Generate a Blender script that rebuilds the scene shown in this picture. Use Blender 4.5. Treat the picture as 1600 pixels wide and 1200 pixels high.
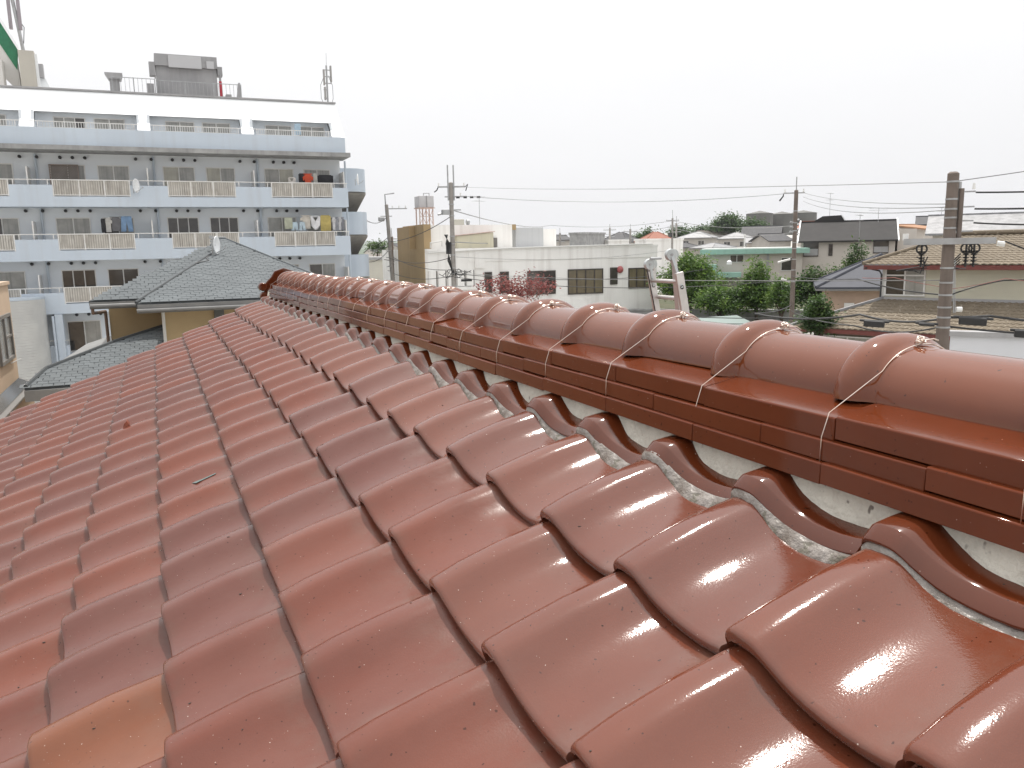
import bpy, bmesh, math, random
from mathutils import Vector, Matrix, noise as mnoise
R = math.radians
rnd = random.Random(7)
scene = bpy.context.scene
C = scene.collection
for o in list(bpy.data.objects):
    bpy.data.objects.remove(o)

# ------------------------------------------------------------------ camera
H = 8.6                                   # eye height above the street
cam = bpy.data.cameras.new('camera')
cam.sensor_width = 36.0
cam.lens = 36.0 * 1270 / 1600
cam.clip_start = 0.02
cam.clip_end = 20000
cam_o = bpy.data.objects.new('camera', cam)
C.objects.link(cam_o)
cam_o.matrix_world = Matrix(((0.9164, 0.0838, -0.3914, 0), (-0.3998, 0.1433, -0.9053, 0), (-0.0195, 0.9861, 0.1648, H), (0, 0, 0, 1)))
scene.camera = cam_o
scene.render.resolution_x = 1024
scene.render.resolution_y = 768

# ------------------------------------------------------------------ sky, sun, exposure
SUN_EL, SUN_AZ = R(64), R(28)             # azimuth measured from +Y towards +X
world = bpy.data.worlds.new('World')
scene.world = world
world.use_nodes = True
wn, wl = world.node_tree.nodes, world.node_tree.links
wn.clear()
sky = wn.new('ShaderNodeTexSky')
sky.sky_type = 'NISHITA'
sky.sun_disc = False
sky.sun_elevation = SUN_EL
sky.sun_rotation = SUN_AZ
sky.dust_density = 6.0
sky.air_density = 1.2
hsv = wn.new('ShaderNodeHueSaturation')
hsv.inputs['Saturation'].default_value = 0.25
tc = wn.new('ShaderNodeTexCoord')
mp = wn.new('ShaderNodeMapping')
mp.inputs['Scale'].default_value = (1.0, 1.0, 3.2)
nz = wn.new('ShaderNodeTexNoise')
nz.inputs['Scale'].default_value = 2.2
nz.inputs['Detail'].default_value = 5
nz.inputs['Roughness'].default_value = 0.5
rp = wn.new('ShaderNodeValToRGB')          # overcast sky: dimmer at the horizon, brightest overhead
rp.color_ramp.elements[0].position = 0.0
rp.color_ramp.elements[0].color = (7.6, 7.6, 7.75, 1)
rp.color_ramp.elements[1].position = 1.0
rp.color_ramp.elements[1].color = (17.0, 16.9, 16.7, 1)
e_ = rp.color_ramp.elements.new(0.30)
e_.color = (8.9, 8.9, 9.0, 1)
sepz = wn.new('ShaderNodeSeparateXYZ')
nadd = wn.new('ShaderNodeMath')
nadd.operation = 'MULTIPLY_ADD'
nadd.inputs[1].default_value = 0.16
nsub = wn.new('ShaderNodeMath')
nsub.operation = 'ADD'
nsub.inputs[1].default_value = -0.08
mx = wn.new('ShaderNodeMix')
mx.data_type = 'RGBA'
mx.inputs[0].default_value = 0.86          # thin high overcast over the blue
bg = wn.new('ShaderNodeBackground')
bg.inputs['Strength'].default_value = 0.105
wo = wn.new('ShaderNodeOutputWorld')
wl.new(tc.outputs['Generated'], mp.inputs['Vector'])
wl.new(mp.outputs['Vector'], nz.inputs['Vector'])
wl.new(tc.outputs['Generated'], sepz.inputs['Vector'])
wl.new(nz.outputs['Fac'], nadd.inputs[0])
wl.new(sepz.outputs['Z'], nadd.inputs[2])
wl.new(nadd.outputs[0], nsub.inputs[0])
wl.new(nsub.outputs[0], rp.inputs['Fac'])
wl.new(sky.outputs['Color'], hsv.inputs['Color'])
wl.new(hsv.outputs['Color'], mx.inputs[6])
wl.new(rp.outputs['Color'], mx.inputs[7])
wl.new(mx.outputs[2], bg.inputs['Color'])
wl.new(bg.outputs['Background'], wo.inputs['Surface'])
sun = bpy.data.lights.new('sun', 'SUN')
sun.energy = 3.2
sun.angle = R(1.2)
sun.color = (1.0, 0.95, 0.88)
sun_o = bpy.data.objects.new('sun', sun)
C.objects.link(sun_o)
sd = Vector((math.sin(SUN_AZ) * math.cos(SUN_EL), math.cos(SUN_AZ) * math.cos(SUN_EL), math.sin(SUN_EL)))
sun_o.rotation_euler = sd.to_track_quat('Z', 'Y').to_euler()
sun_o.location = (0, 0, 60)
vs = scene.view_settings
vs.view_transform = 'Standard'
vs.look = 'None'
vs.gamma = 1
vs.use_curve_mapping = False
vs.exposure = 0.26

# ------------------------------------------------------------------ helpers
def thing(name, label, cat, loc=(0, 0, 0), rz=0.0, group=None):
    o = bpy.data.objects.new(name, None)
    o.empty_display_size = 0.2
    C.objects.link(o)
    o.location = loc
    o.rotation_euler = (0, 0, rz)
    tag(o, label, cat, group)
    return o

def tag(o, label, cat, group=None, kind=None):
    if label: o['label'] = label
    if cat: o['category'] = cat
    if group: o['group'] = group
    if kind: o['kind'] = kind
    return o

def link(name, me, parent=None, loc=None):
    o = bpy.data.objects.new(name, me)
    C.objects.link(o)
    if parent: o.parent = parent
    if loc is not None: o.location = loc
    return o

class MB:
    """collects shapes; build() links them as one mesh object"""
    def __init__(s): s.v, s.f = [], []
    def add(s, vs_, fs):
        n = len(s.v)
        s.v += [tuple(p) for p in vs_]
        s.f += [tuple(i + n for i in f) for f in fs]
        return s
    def box(s, x0, x1, y0, y1, z0, z1):
        return s.add([(x0, y0, z0), (x1, y0, z0), (x1, y1, z0), (x0, y1, z0), (x0, y0, z1), (x1, y0, z1), (x1, y1, z1), (x0, y1, z1)],
                     [(3, 2, 1, 0), (4, 5, 6, 7), (0, 1, 5, 4), (1, 2, 6, 5), (2, 3, 7, 6), (3, 0, 4, 7)])
    def prism(s, poly, off):
        """closed slab: polygon poly (3D points) pushed along vector off"""
        n = len(poly)
        off = Vector(off)
        a = [Vector(p) for p in poly]
        b = [p + off for p in a]
        nn = Vector((0, 0, 0))
        for i in range(n): nn += a[i].cross(a[(i + 1) % n])
        fl = nn.dot(off) > 0
        fs = [tuple(range(n))[::-1] if fl else tuple(range(n)), tuple(range(n, 2 * n)) if fl else tuple(range(2 * n - 1, n - 1, -1))]
        for i in range(n):
            j = (i + 1) % n
            fs.append((i, j, n + j, n + i) if fl else (j, i, n + i, n + j))
        return s.add(a + b, fs)
    def bar(s, a, b, w, h=None):
        """square bar from a to b"""
        a, b = Vector(a), Vector(b)
        h = h or w
        d = (b - a).normalized()
        up = Vector((0, 0, 1)) if abs(d.z) < 0.95 else Vector((0, 1, 0))
        x = d.cross(up).normalized() * (w / 2)
        y = x.cross(d).normalized() * (h / 2)
        return s.prism([a - x - y, a + x - y, a + x + y, a - x + y], b - a)
    def tube(s, path, r, n=8, cap=True, r2=None):
        P = [Vector(p) for p in path]
        m = len(P)
        rings = []
        prev = None
        for i, p in enumerate(P):
            d = (P[min(i + 1, m - 1)] - P[max(i - 1, 0)]).normalized()
            if prev is None:
                up = Vector((0, 0, 1)) if abs(d.z) < 0.9 else Vector((1, 0, 0))
                x = d.cross(up).normalized()
            else:
                x = (prev - d * prev.dot(d)).normalized()
            prev = x
            y = d.cross(x)
            rr = r[i] if isinstance(r, (list, tuple)) else (r if r2 is None else r + (r2 - r) * i / (m - 1))
            rings.append([p + (x * math.cos(2 * math.pi * k / n) + y * math.sin(2 * math.pi * k / n)) * rr for k in range(n)])
        fs = []
        for i in range(m - 1):
            for k in range(n):
                a, b = i * n + k, i * n + (k + 1) % n
                fs.append((a, b, b + n, a + n))
        if cap:
            fs.append(tuple(range(n))[::-1])
            fs.append(tuple(range((m - 1) * n, m * n)))
        return s.add([p for q in rings for p in q], fs)
    def mesh(s, name, m, smooth=False):
        me = bpy.data.meshes.new(name)
        me.from_pydata(s.v, [], s.f)
        me.update()
        if m: me.materials.append(m)
        if smooth:
            me.polygons.foreach_set('use_smooth', [True] * len(me.polygons))
            if smooth != 1: me.set_sharp_from_angle(angle=R(smooth))
        return me
    def build(s, name, m, parent=None, smooth=False, world=False, bevel=0):
        if parent and world:
            inv = Matrix.LocRotScale(parent.location, parent.rotation_euler, None).inverted()
            s.v = [tuple(inv @ Vector(p)) for p in s.v]
        o = link(name, s.mesh(name, m, smooth), parent)
        if bevel:
            b = o.modifiers.new('bevel', 'BEVEL')
            b.width = bevel
            b.segments = 2
            b.limit_method = 'ANGLE'
        return o

def copy_tree(o, parent=None, label=None, **kw):
    c = o.copy()
    C.objects.link(c)
    c.parent = parent
    if label: c['label'] = label
    for ch in o.children: copy_tree(ch, c)
    return c

# ------------------------------------------------------------------ materials
MATS = {}
def mat(name, col, rough=0.6, spec=0.5, col2=None, nscale=3.0, mixmax=1.0, streak=None, streak_amt=0.5, streak_scale=(6, 6, 0.5),
        bump=0.0, bscale=60.0, metal=0.0, rough2=None, objrand=0.0, detail=6, fleck=None, coords='Object', coat=0.0, sheen=None, trans=0.0):
    if name in MATS: return MATS[name]
    m = bpy.data.materials.new(name)
    m.use_nodes = True
    nt = m.node_tree
    N, L = nt.nodes, nt.links
    p = N['Principled BSDF']
    p.inputs['Roughness'].default_value = rough
    p.inputs['Specular IOR Level'].default_value = spec
    p.inputs['Metallic'].default_value = metal
    p.inputs['Coat Weight'].default_value = coat
    p.inputs['Coat Roughness'].default_value = 0.12
    if trans: p.inputs['Transmission Weight'].default_value = trans
    tcn = N.new('ShaderNodeTexCoord')
    if coords == 'World':
        g = N.new('ShaderNodeNewGeometry')
        vec = g.outputs['Position']
    else:
        vec = tcn.outputs['Object']
    def tex(scale, det=detail, sc=None, rgh=0.55):
        t = N.new('ShaderNodeTexNoise')
        t.inputs['Scale'].default_value = scale
        t.inputs['Detail'].default_value = det
        t.inputs['Roughness'].default_value = rgh
        if sc:
            mpn = N.new('ShaderNodeMapping')
            mpn.inputs['Scale'].default_value = sc
            L.new(vec, mpn.inputs['Vector'])
            L.new(mpn.outputs['Vector'], t.inputs['Vector'])
        else:
            L.new(vec, t.inputs['Vector'])
        return t.outputs['Fac']
    def ramp(fac, lo, hi, a=0.0, b=1.0):
        r = N.new('ShaderNodeMapRange')
        r.inputs['From Min'].default_value = lo
        r.inputs['From Max'].default_value = hi
        r.inputs['To Min'].default_value = a
        r.inputs['To Max'].default_value = b
        L.new(fac, r.inputs['Value'])
        return r.outputs['Result']
    def mixc(fac, a, b, mode='MIX'):
        x = N.new('ShaderNodeMix')
        x.data_type = 'RGBA'
        x.blend_type = mode
        if isinstance(fac, float): x.inputs[0].default_value = fac
        else: L.new(fac, x.inputs[0])
        for i, c in ((6, a), (7, b)):
            if isinstance(c, tuple): x.inputs[i].default_value = (*c[:3], 1)
            else: L.new(c, x.inputs[i])
        return x.outputs[2]
    out = col
    n1 = tex(nscale)
    if col2 is not None:
        out = mixc(ramp(n1, 0.35, 0.68, 0, mixmax), out, col2)
    if streak is not None:
        out = mixc(ramp(tex(1.0, 5, streak_scale), 0.5, 0.72, 0, streak_amt), out, streak)
    if fleck is not None:
        out = mixc(ramp(tex(fleck[1], 2), fleck[2], fleck[2] + 0.05, 0, fleck[3]), out, fleck[0])
    if objrand:
        oi = N.new('ShaderNodeObjectInfo')
        h = N.new('ShaderNodeHueSaturation')
        L.new(ramp(oi.outputs['Random'], 0, 1, 1 - objrand, 1 + objrand), h.inputs['Value'])
        if isinstance(out, tuple): h.inputs['Color'].default_value = (*out[:3], 1)
        else: L.new(out, h.inputs['Color'])
        out = h.outputs['Color']
    if isinstance(out, tuple): p.inputs['Base Color'].default_value = (*out[:3], 1)
    else: L.new(out, p.inputs['Base Color'])
    if rough2 is not None:
        L.new(ramp(tex(nscale * 1.7), 0.3, 0.7, rough, rough2), p.inputs['Roughness'])
    if bump:
        b = N.new('ShaderNodeBump')
        b.inputs['Strength'].default_value = bump
        b.inputs['Distance'].default_value = 0.02
        L.new(tex(bscale, 4), b.inputs['Height'])
        L.new(b.outputs['Normal'], p.inputs['Normal'])
    MATS[name] = m
    m['nodes'] = 1
    return m

def glaze(name, base, alt, dust, dustmax, rough, rough2, bump, rand, sp=0.745, band=0.0, spec=0.5):
    """glazed roof tile: brown body, patchy dust film, pits and specks in the glaze"""
    m = bpy.data.materials.new(name)
    m.use_nodes = True
    N, L = m.node_tree.nodes, m.node_tree.links
    p = N['Principled BSDF']
    g = N.new('ShaderNodeNewGeometry')
    oi = N.new('ShaderNodeObjectInfo')
    addv = N.new('ShaderNodeVectorMath')
    addv.operation = 'MULTIPLY_ADD'
    L.new(oi.outputs['Random'], addv.inputs[0])
    addv.inputs[1].default_value = (3.7, 9.1, 5.3)
    L.new(g.outputs['Position'], addv.inputs[2])
    def tex(scale, det=5, sc=(1, 1, 1), rgh=0.6, src=None):
        mpn = N.new('ShaderNodeMapping')
        mpn.inputs['Scale'].default_value = sc
        L.new(src or addv.outputs[0], mpn.inputs['Vector'])
        t = N.new('ShaderNodeTexNoise')
        t.inputs['Scale'].default_value = scale
        t.inputs['Detail'].default_value = det
        t.inputs['Roughness'].default_value = rgh
        L.new(mpn.outputs['Vector'], t.inputs['Vector'])
        return t.outputs['Fac']
    def rng(fac, lo, hi, a, b):
        r = N.new('ShaderNodeMapRange')
        for k, v in (('From Min', lo), ('From Max', hi), ('To Min', a), ('To Max', b)): r.inputs[k].default_value = v
        L.new(fac, r.inputs['Value'])
        return r.outputs['Result']
    def mixc(fac, a, b):
        x = N.new('ShaderNodeMix')
        x.data_type = 'RGBA'
        L.new(fac, x.inputs[0])
        for i, c in ((6, a), (7, b)):
            if isinstance(c, tuple): x.inputs[i].default_value = (*c, 1)
            else: L.new(c, x.inputs[i])
        return x.outputs[2]
    def val(op, a, b):
        x = N.new('ShaderNodeMath')
        x.operation = op
        for i, c in ((0, a), (1, b)):
            if isinstance(c, float): x.inputs[i].default_value = c
            else: L.new(c, x.inputs[i])
        return x.outputs[0]
    body = mixc(rng(oi.outputs['Random'], 0, 1, 0, rand), base, alt)
    blot = tex(7, 6)
    body = mixc(rng(blot, 0.45, 0.75, 0, 0.35), body, tuple(c * 0.55 for c in base))
    film = val('MULTIPLY', rng(tex(4.5, 7, (1.0, 2.2, 1.0)), 0.3, 0.75, 0.15, 1.0), rng(tex(1.3, 3, src=g.outputs['Position']), 0.3, 0.7, 0.45, 1.0))
    film = val('MULTIPLY', film, dustmax)
    body = mixc(film, body, dust)
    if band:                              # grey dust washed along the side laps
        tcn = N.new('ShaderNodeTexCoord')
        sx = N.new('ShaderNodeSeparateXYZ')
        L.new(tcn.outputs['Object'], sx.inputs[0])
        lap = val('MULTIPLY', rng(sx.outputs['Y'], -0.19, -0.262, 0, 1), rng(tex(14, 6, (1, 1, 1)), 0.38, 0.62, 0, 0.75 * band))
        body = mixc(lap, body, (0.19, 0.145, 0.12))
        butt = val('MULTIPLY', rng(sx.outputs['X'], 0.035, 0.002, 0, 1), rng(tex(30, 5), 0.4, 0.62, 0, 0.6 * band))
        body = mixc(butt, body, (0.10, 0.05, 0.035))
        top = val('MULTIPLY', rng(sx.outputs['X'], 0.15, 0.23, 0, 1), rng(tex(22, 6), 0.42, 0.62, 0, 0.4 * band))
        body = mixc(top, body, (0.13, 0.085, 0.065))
    speck = rng(tex(260, 1), sp, sp + 0.025, 0, 0.7)
    body = mixc(speck, body, (0.62, 0.52, 0.45))
    pit = rng(tex(120, 1), 0.74, 0.76, 0, 0.8)
    body = mixc(pit, body, tuple(c * 0.25 for c in base))
    L.new(body, p.inputs['Base Color'])
    L.new(rng(tex(9, 6), 0.3, 0.7, rough, rough2), p.inputs['Roughness'])
    p.inputs['Specular IOR Level'].default_value = spec
    p.inputs['IOR'].default_value = 1.52
    if bump:
        b = N.new('ShaderNodeBump')
        b.inputs['Strength'].default_value = bump
        b.inputs['Distance'].default_value = 0.004
        hgt = val('ADD', val('MULTIPLY', tex(45, 3), 0.6), val('MULTIPLY', tex(330, 2), 0.34))
        L.new(hgt, b.inputs['Height'])
        L.new(b.outputs['Normal'], p.inputs['Normal'])
    return m

M_TILE = glaze('weathered glazed tile', (0.148, 0.0375, 0.0185), (0.104, 0.0335, 0.0255), (0.165, 0.094, 0.079), 0.40, 0.13, 0.25, 0.12, 1.0, 0.785, 0.8, 0.33)
M_TILE_NEAR = glaze('glossy glazed tile by the ridge', (0.140, 0.0335, 0.0130), (0.112, 0.031, 0.018), (0.16, 0.078, 0.058), 0.25, 0.055, 0.12, 0.10, 1.0, 0.785, 0.5, 0.55)
M_TILE_CLEAN = glaze('clean orange glazed tile', (0.160, 0.049, 0.020), (0.160, 0.049, 0.020), (0.18, 0.10, 0.068), 0.32, 0.13, 0.22, 0.05, 0.0, 0.785, 0.5, 0.36)
M_RIDGE = glaze('new glazed flat ridge tile', (0.112, 0.0245, 0.0075), (0.098, 0.022, 0.008), (0.18, 0.08, 0.05), 0.08, 0.035, 0.07, 0.008, 1.0, 0.80, 0.0, 0.17)
M_CAP = glaze('new glazed ridge cap', (0.138, 0.0335, 0.0100), (0.120, 0.030, 0.0105), (0.18, 0.09, 0.06), 0.10, 0.03, 0.065, 0.010, 1.0, 0.79, 0.0, 0.52)
M_LIP = glaze('new glazed top course tile', (0.095, 0.021, 0.0065), (0.085, 0.019, 0.007), (0.20, 0.10, 0.07), 0.07, 0.05, 0.09, 0.012, 1.0, 0.80, 0.0, 0.46)
M_PLASTER = mat('grey white ridge plaster', (0.60, 0.57, 0.50), 0.85, col2=(0.47, 0.44, 0.385), nscale=14, bump=0.5, bscale=70, fleck=((0.08, 0.06, 0.05), 40, 0.66, 0.8))
M_MORTAR = mat('dirty old mortar', (0.29, 0.265, 0.245), 0.55, col2=(0.11, 0.085, 0.065), nscale=22, bump=0.5, bscale=55, rough2=0.28, fleck=((0.10, 0.09, 0.06), 35, 0.58, 0.7))
M_WIRE = mat('bare tie wire', (0.80, 0.74, 0.68), 0.28, metal=1.0, col2=(0.7, 0.55, 0.45), nscale=30)
# ------------------------------------------------------------------ the tiled house we stand on
TW, TL, PITCH = 0.265, 0.2354, math.atan(0.42)
DX, DZ = 0.217, 0.0911
YG = 7.56                                  # far gable
XR = 1.06                                  # ridge centre line
house = thing('tiled_house', 'house in the foreground with brown glazed pantile roof and long ridge of round caps', 'house', (-2.0, 2.0, 0))

PROF = [(0.000, -0.014), (0.002, -0.008), (0.008, -0.003), (0.018, -0.0006), (0.032, 0.0), (0.046, -0.0008), (0.055, -0.0034), (0.064, -0.0084), (0.078, -0.0185), (0.094, -0.0285),
        (0.110, -0.0362), (0.130, -0.0422), (0.155, -0.0460), (0.180, -0.0475), (0.205, -0.0470), (0.230, -0.0435), (0.249, -0.0385), (0.252, -0.0375), (0.266, -0.032), (0.282, -0.027)]
def tile_mesh(name, m, seed, lip=False, L=0.31, thick=0.0165):
    """one pantile: local x up the slope from the butt, y towards the near side (negative), z normal"""
    r = random.Random(seed)
    b = MB()
    ss = [(0.0, -0.006), (0.0015, -0.0028), (0.005, -0.0006), (0.011, 0.0), (0.06, 0.0), (0.14, 0.0), (0.22, 0.0), (L, 0.0)]
    if lip: ss = [(0.0, -0.0142), (0.0003, -0.0118), (0.0012, -0.0108), (0.0195, -0.0026), (0.0215, -0.0017), (0.023, -0.0014), (0.05, -0.0068), (0.08, -0.0125), (0.14, -0.020), (0.22, -0.026), (L, -0.031)]
    ph = r.uniform(0, 6)
    n = len(PROF)
    V = []
    for (x, dz) in ss:
        for (v, h) in PROF:
            w = 0.0012 * math.sin(ph + v * 19 + x * 11) + 0.0008 * math.sin(ph * 2 + x * 31)
            h *= 0.90
            dzc = -0.42 * (x - 0.11) ** 2 + 0.0051
            w += dzc
            V.append((max(x, 0.013 + x * 0.05) if v > 0.25 else x, -v, h + dz + w))
    F = []
    for i in range(len(ss) - 1):
        for k in range(n - 1):
            a = i * n + k
            F.append((a, a + 1, a + n + 1, a + n))
    t0 = len(V)                           # underside rim of the butt
    for (v, h) in PROF: V.append((0.014 if v > 0.25 else 0.002, -v, h * 0.90 - thick - (0.002 if lip else 0)))
    for k in range(n - 1): F.append((k + 1, k, t0 + k, t0 + k + 1))
    t1 = len(V)                           # skirt along the far side
    for (x, dz) in ss: V.append((x, -0.0015, -0.034 + dz * 0.3))
    for i in range(len(ss) - 1): F.append((i * n, (i + 1) * n, t1 + i + 1, t1 + i))
    t2 = len(V)                           # underside strip
    for (v, h) in PROF: V.append((0.06, -v, h * 0.9 - thick))
    for k in range(n - 1): F.append((t0 + k + 1, t0 + k, t2 + k, t2 + k + 1))
    b.add(V, F)
    me = b.mesh(name, m, 24 if lip else 42)
    return me
tiles = [tile_mesh('roof_tile', M_TILE, 11 + i) for i in range(5)]
tiles_near = [tile_mesh('roof_tile', M_TILE_NEAR, 21 + i) for i in range(3)]
tile_new = tile_mesh('roof_tile', M_TILE_CLEAN, 3)
lips = [tile_mesh('ridge_course_tile', M_LIP, 40 + i, lip=True) for i in range(2)]
TPITCH = PITCH - math.asin(0.0235 / TL)
HX, HY = house.location.x, house.location.y
rest = MB()
def sag(y): return 0.0035 * math.sin(y * 1.9 + .4) + 0.002 * math.sin(y * 4.3) + -0.012 * max(0.0, (y - 1.0) / 6.3) ** 2
ROWS, J0, J1 = 22, -17, 25
for k in range(-1, ROWS):
    for j in range(J0, J1 + 1):
        x, y, z = 0.60 - DX * k, 0.755 + TW * j, H - 0.463 - DZ * k + sag(0.755 + TW * j)
        shown = (k <= 9 and j >= -1 and y > 0.30 + max(0, k) * 0.10)
        jx, jy, jz = rnd.uniform(-.0035, .0035), rnd.uniform(-.0026, .0026), rnd.uniform(-.002, .0022)
        tw = (rnd.uniform(-.011, .011), rnd.uniform(-.009, .009), rnd.uniform(-.011, .011))
        me = lips[(j * 7) % 2] if k == -1 else tiles[(k * 5 + j * 3 + (j * k) % 7) % 5]
        if k == 0 or (k == 1 and j < 3): me = tiles_near[(j * 2 + k) % 3]
        if (k, j) == (4, 3): me = tile_new
        rot = Matrix.Rotation(-TPITCH, 4, 'Y') @ Matrix.Rotation(tw[0], 4, 'X') @ Matrix.Rotation(tw[1], 4, 'Y') @ Matrix.Rotation(tw[2], 4, 'Z')
        mw = Matrix.Translation((x + jx - HX, y + jy - HY, z + jz)) @ rot
        if shown:
            o = link(me.name.split('.')[0], me, house)
            o.matrix_local = mw
        else:
            t = tiles[(k + j) % 5] if k >= 0 else lips[0]
            rest.add([mw @ v.co for v in t.vertices], [tuple(p.vertices) for p in t.polygons])
ro = rest.build('roof_tiles_beyond', M_TILE, house, smooth=42)
ro['kind'] = 'stuff'
# the slope on the other side of the ridge, down to its eave, and the body of the house
b = MB()
nr, nj = 12, 46
for k in range(nr):
    x0, x1 = 1.22 + DX * k, 1.22 + DX * (k + 1) + 0.03
    z0, z1 = H - 0.40 - DZ * k, H - 0.40 - DZ * (k + 1)
    V, F = [], []
    n = 0
    for j in range(nj):
        for (v, h) in PROF[:-1]:
            y = YG - TW * j - v
            V += [(x0 - HX, y - HY, z0 + h - 0.02), (x1 - HX, y - HY, z1 + h), (x1 - HX, y - HY, z1 + h - 0.018)]
            n += 1
    for i in range(n - 1):
        F += [(3 * i, 3 * i + 1, 3 * i + 4, 3 * i + 3), (3 * i + 1, 3 * i + 2, 3 * i + 5, 3 * i + 4)]
    b.add(V, F)
o = b.build('back_slope_tiles', M_TILE, house, smooth=42)
o['kind'] = 'stuff'
M_HWALL = mat('cream house render', (0.62, 0.55, 0.43), 0.85, col2=(0.5, 0.44, 0.35), bump=0.3)
M_DWOOD = mat('dark fascia wood', (0.10, 0.06, 0.04), 0.6, col2=(0.16, 0.10, 0.07), nscale=8)
y0, y1 = -3.9 - HY, YG - 0.45 - HY
xl, xr, zl, zr = -3.6 - HX, 3.4 - HX, H - 2.15 - 0.35, H - 0.62
MB().prism([(xl, y0, 0), (xr, y0, 0), (xr, y0, H - 1.55), (XR - HX, y0, zr), (xl, y0, zl)], (0, y1 - y0, 0)).build('wall', M_HWALL, house)
b = MB()
for x0, x1, za, zb in ((-4.05, XR, H - 2.42 - 0.09, H - 0.43), (XR, 3.9, H - 0.43, H - 1.62)):
    b.prism([(x0 - HX, YG - 0.05 - HY, za - 0.16), (x1 - HX, YG - 0.05 - HY, zb - 0.16), (x1 - HX, YG - 0.05 - HY, zb - 0.06), (x0 - HX, YG - 0.05 - HY, za - 0.06)], (0, -0.04, 0))
b.build('verge_board', M_DWOOD, house)
b = MB()
b.prism([(-4.0 - HX, YG - .1 - HY, H - 2.54 - .05), (0.9 - HX, YG - .1 - HY, H - .5), (0.9 - HX, -4.3 - HY, H - .5), (-4.0 - HX, -4.3 - HY, H - 2.54 - .05)], (0, 0, -.03))
b.build('roof_deck', M_DWOOD, house)

# plaster bed under the ridge: crescents in the valleys of the top course
b = MB()
V, F = [], []
yy = YG - 0.12
i = 0
while yy > -4.2:
    w = 0.0015 * math.sin(yy * 31) + 0.0008 * math.sin(yy * 77 + 1)
    V += [(0.905 + w - HX, yy - HY, H - 0.305 + sag(yy)), (0.892 + w - HX, yy - HY, H - 0.36 + sag(yy)), (0.876 + w * 1.5 - HX, yy - HY, H - 0.43 + sag(yy))]
    if i: F += [(3 * i, 3 * i - 3, 3 * i - 2, 3 * i + 1), (3 * i + 1, 3 * i - 2, 3 * i - 1, 3 * i + 2)]
    i += 1
    yy -= 0.011
b.add(V, F)
b.build('ridge_plaster', M_PLASTER, house, smooth=1)
# old mortar squeezed out below the lip of each top course tile
def mortar_mesh(seed):
    r = random.Random(seed)
    b = MB()
    V, F = [], []
    n = 0
    for i in range(len(PROF)):
        v, h = PROF[i]
        q = 0.008 + 0.015 * max(0, math.sin((v - .06) * 16)) + r.uniform(-.0015, .0015)
        V += [(0.004, -v, h * .9 - 0.014), (-q * 0.45, -v, h * .9 - 0.0185 + r.uniform(-.0008, .0008)), (-q, -v, h * .9 - 0.031)]
        if i: F += [(3 * i - 3, 3 * i - 2, 3 * i + 1, 3 * i), (3 * i - 2, 3 * i - 1, 3 * i + 2, 3 * i + 1)]
    b.add(V, F)
    return b.mesh('mortar_fillet', M_MORTAR, 1)
mort = [mortar_mesh(60 + i) for i in range(4)]
for j in range(-1, J1 + 1):
    o = link('mortar_fillet', mort[(j * 3) % 4], house)
    o.matrix_local = Matrix.Translation((0.817 - HX, 0.755 + TW * j - HY, H - 0.3719 + sag(TW * j))) @ Matrix.Rotation(-TPITCH, 4, 'Y')

# near-black strip painting in the shade of the gap between plaster and glaze
M_EDGE = mat('dark plaster gap line', (0.035, 0.028, 0.024), 0.9, col2=(0.09, 0.08, 0.07), nscale=90, bump=0.6, bscale=200)
def edge_mesh(seed):
    r = random.Random(seed)
    pts, rad = [], []
    for i in range(26):
        v = 0.050 + 0.0085 * i
        k = max(q for q in range(len(PROF) - 1) if PROF[q][0] <= v) if v < PROF[-1][0] else len(PROF) - 2
        t_ = (v - PROF[k][0]) / (PROF[k + 1][0] - PROF[k][0])
        h = PROF[k][1] + (PROF[k + 1][1] - PROF[k][1]) * t_
        pts.append((0.0745 + r.uniform(-.0012, .0012), -v, h * .9 - .0115 + r.uniform(0, .0012)))
        rad.append(r.uniform(.0011, .0030))
    return MB().tube(pts, rad, 5).mesh('plaster_gap_line', M_EDGE)
edges_ = [edge_mesh(90 + i) for i in range(4)]
for j in range(-1, J1 + 1):
    o = link('plaster_gap_line', edges_[(j * 5) % 4], house)
    o.matrix_local = Matrix.Translation((0.817 - HX, 0.755 + TW * j - HY, H - 0.3719 + sag(TW * j))) @ Matrix.Rotation(-TPITCH, 4, 'Y')

# flat ridge courses: three layers of separate tiles
PM = 0.312                                 # ridge tile module
def noshi_mesh(front, z0, z1, tilt, L=PM - 0.0012):
    w = XR - front
    b = MB()
    b.prism([(-w, 0, z0), (-w + .001, 0, z1 - 0.002), (-w + 0.003, 0, z1), (-0.075, 0, z1 + tilt), (0.075, 0, z1 + tilt), (w - 0.003, 0, z1), (w, 0, z0), (0.06, 0, z0)], (0, -L, 0))
    return b.mesh('flat_ridge_tile', M_RIDGE, 30)
layers = [(0.870, -0.352, -0.3205, 0.004), (0.881, -0.3195, -0.2885, 0.004), (0.893, -0.2875, -0.2535, 0.016)]
offs = [0.881, 1.025, 0.878]
for (fr, za, zb, tl), ph in zip(layers, offs):
    me = noshi_mesh(fr, za, zb, tl)
    y = ph + PM * 20
    while y > -4.0:
        if y <= YG - 0.02:
            o = link('flat_ridge_tile', me, house)
            o.location = (XR - HX + rnd.uniform(-.001, .001), y - HY, H + sag(y) + rnd.uniform(-.0005, .0005))
            o.rotation_euler = (sag(y - PM) - sag(y) if 0 else 0, 0, rnd.uniform(-.002, .002))
            b = o.modifiers.new('bevel', 'BEVEL')
            b.width = 0.0009
            b.segments = 2
            b.limit_method = 'ANGLE'
        y -= PM
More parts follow.
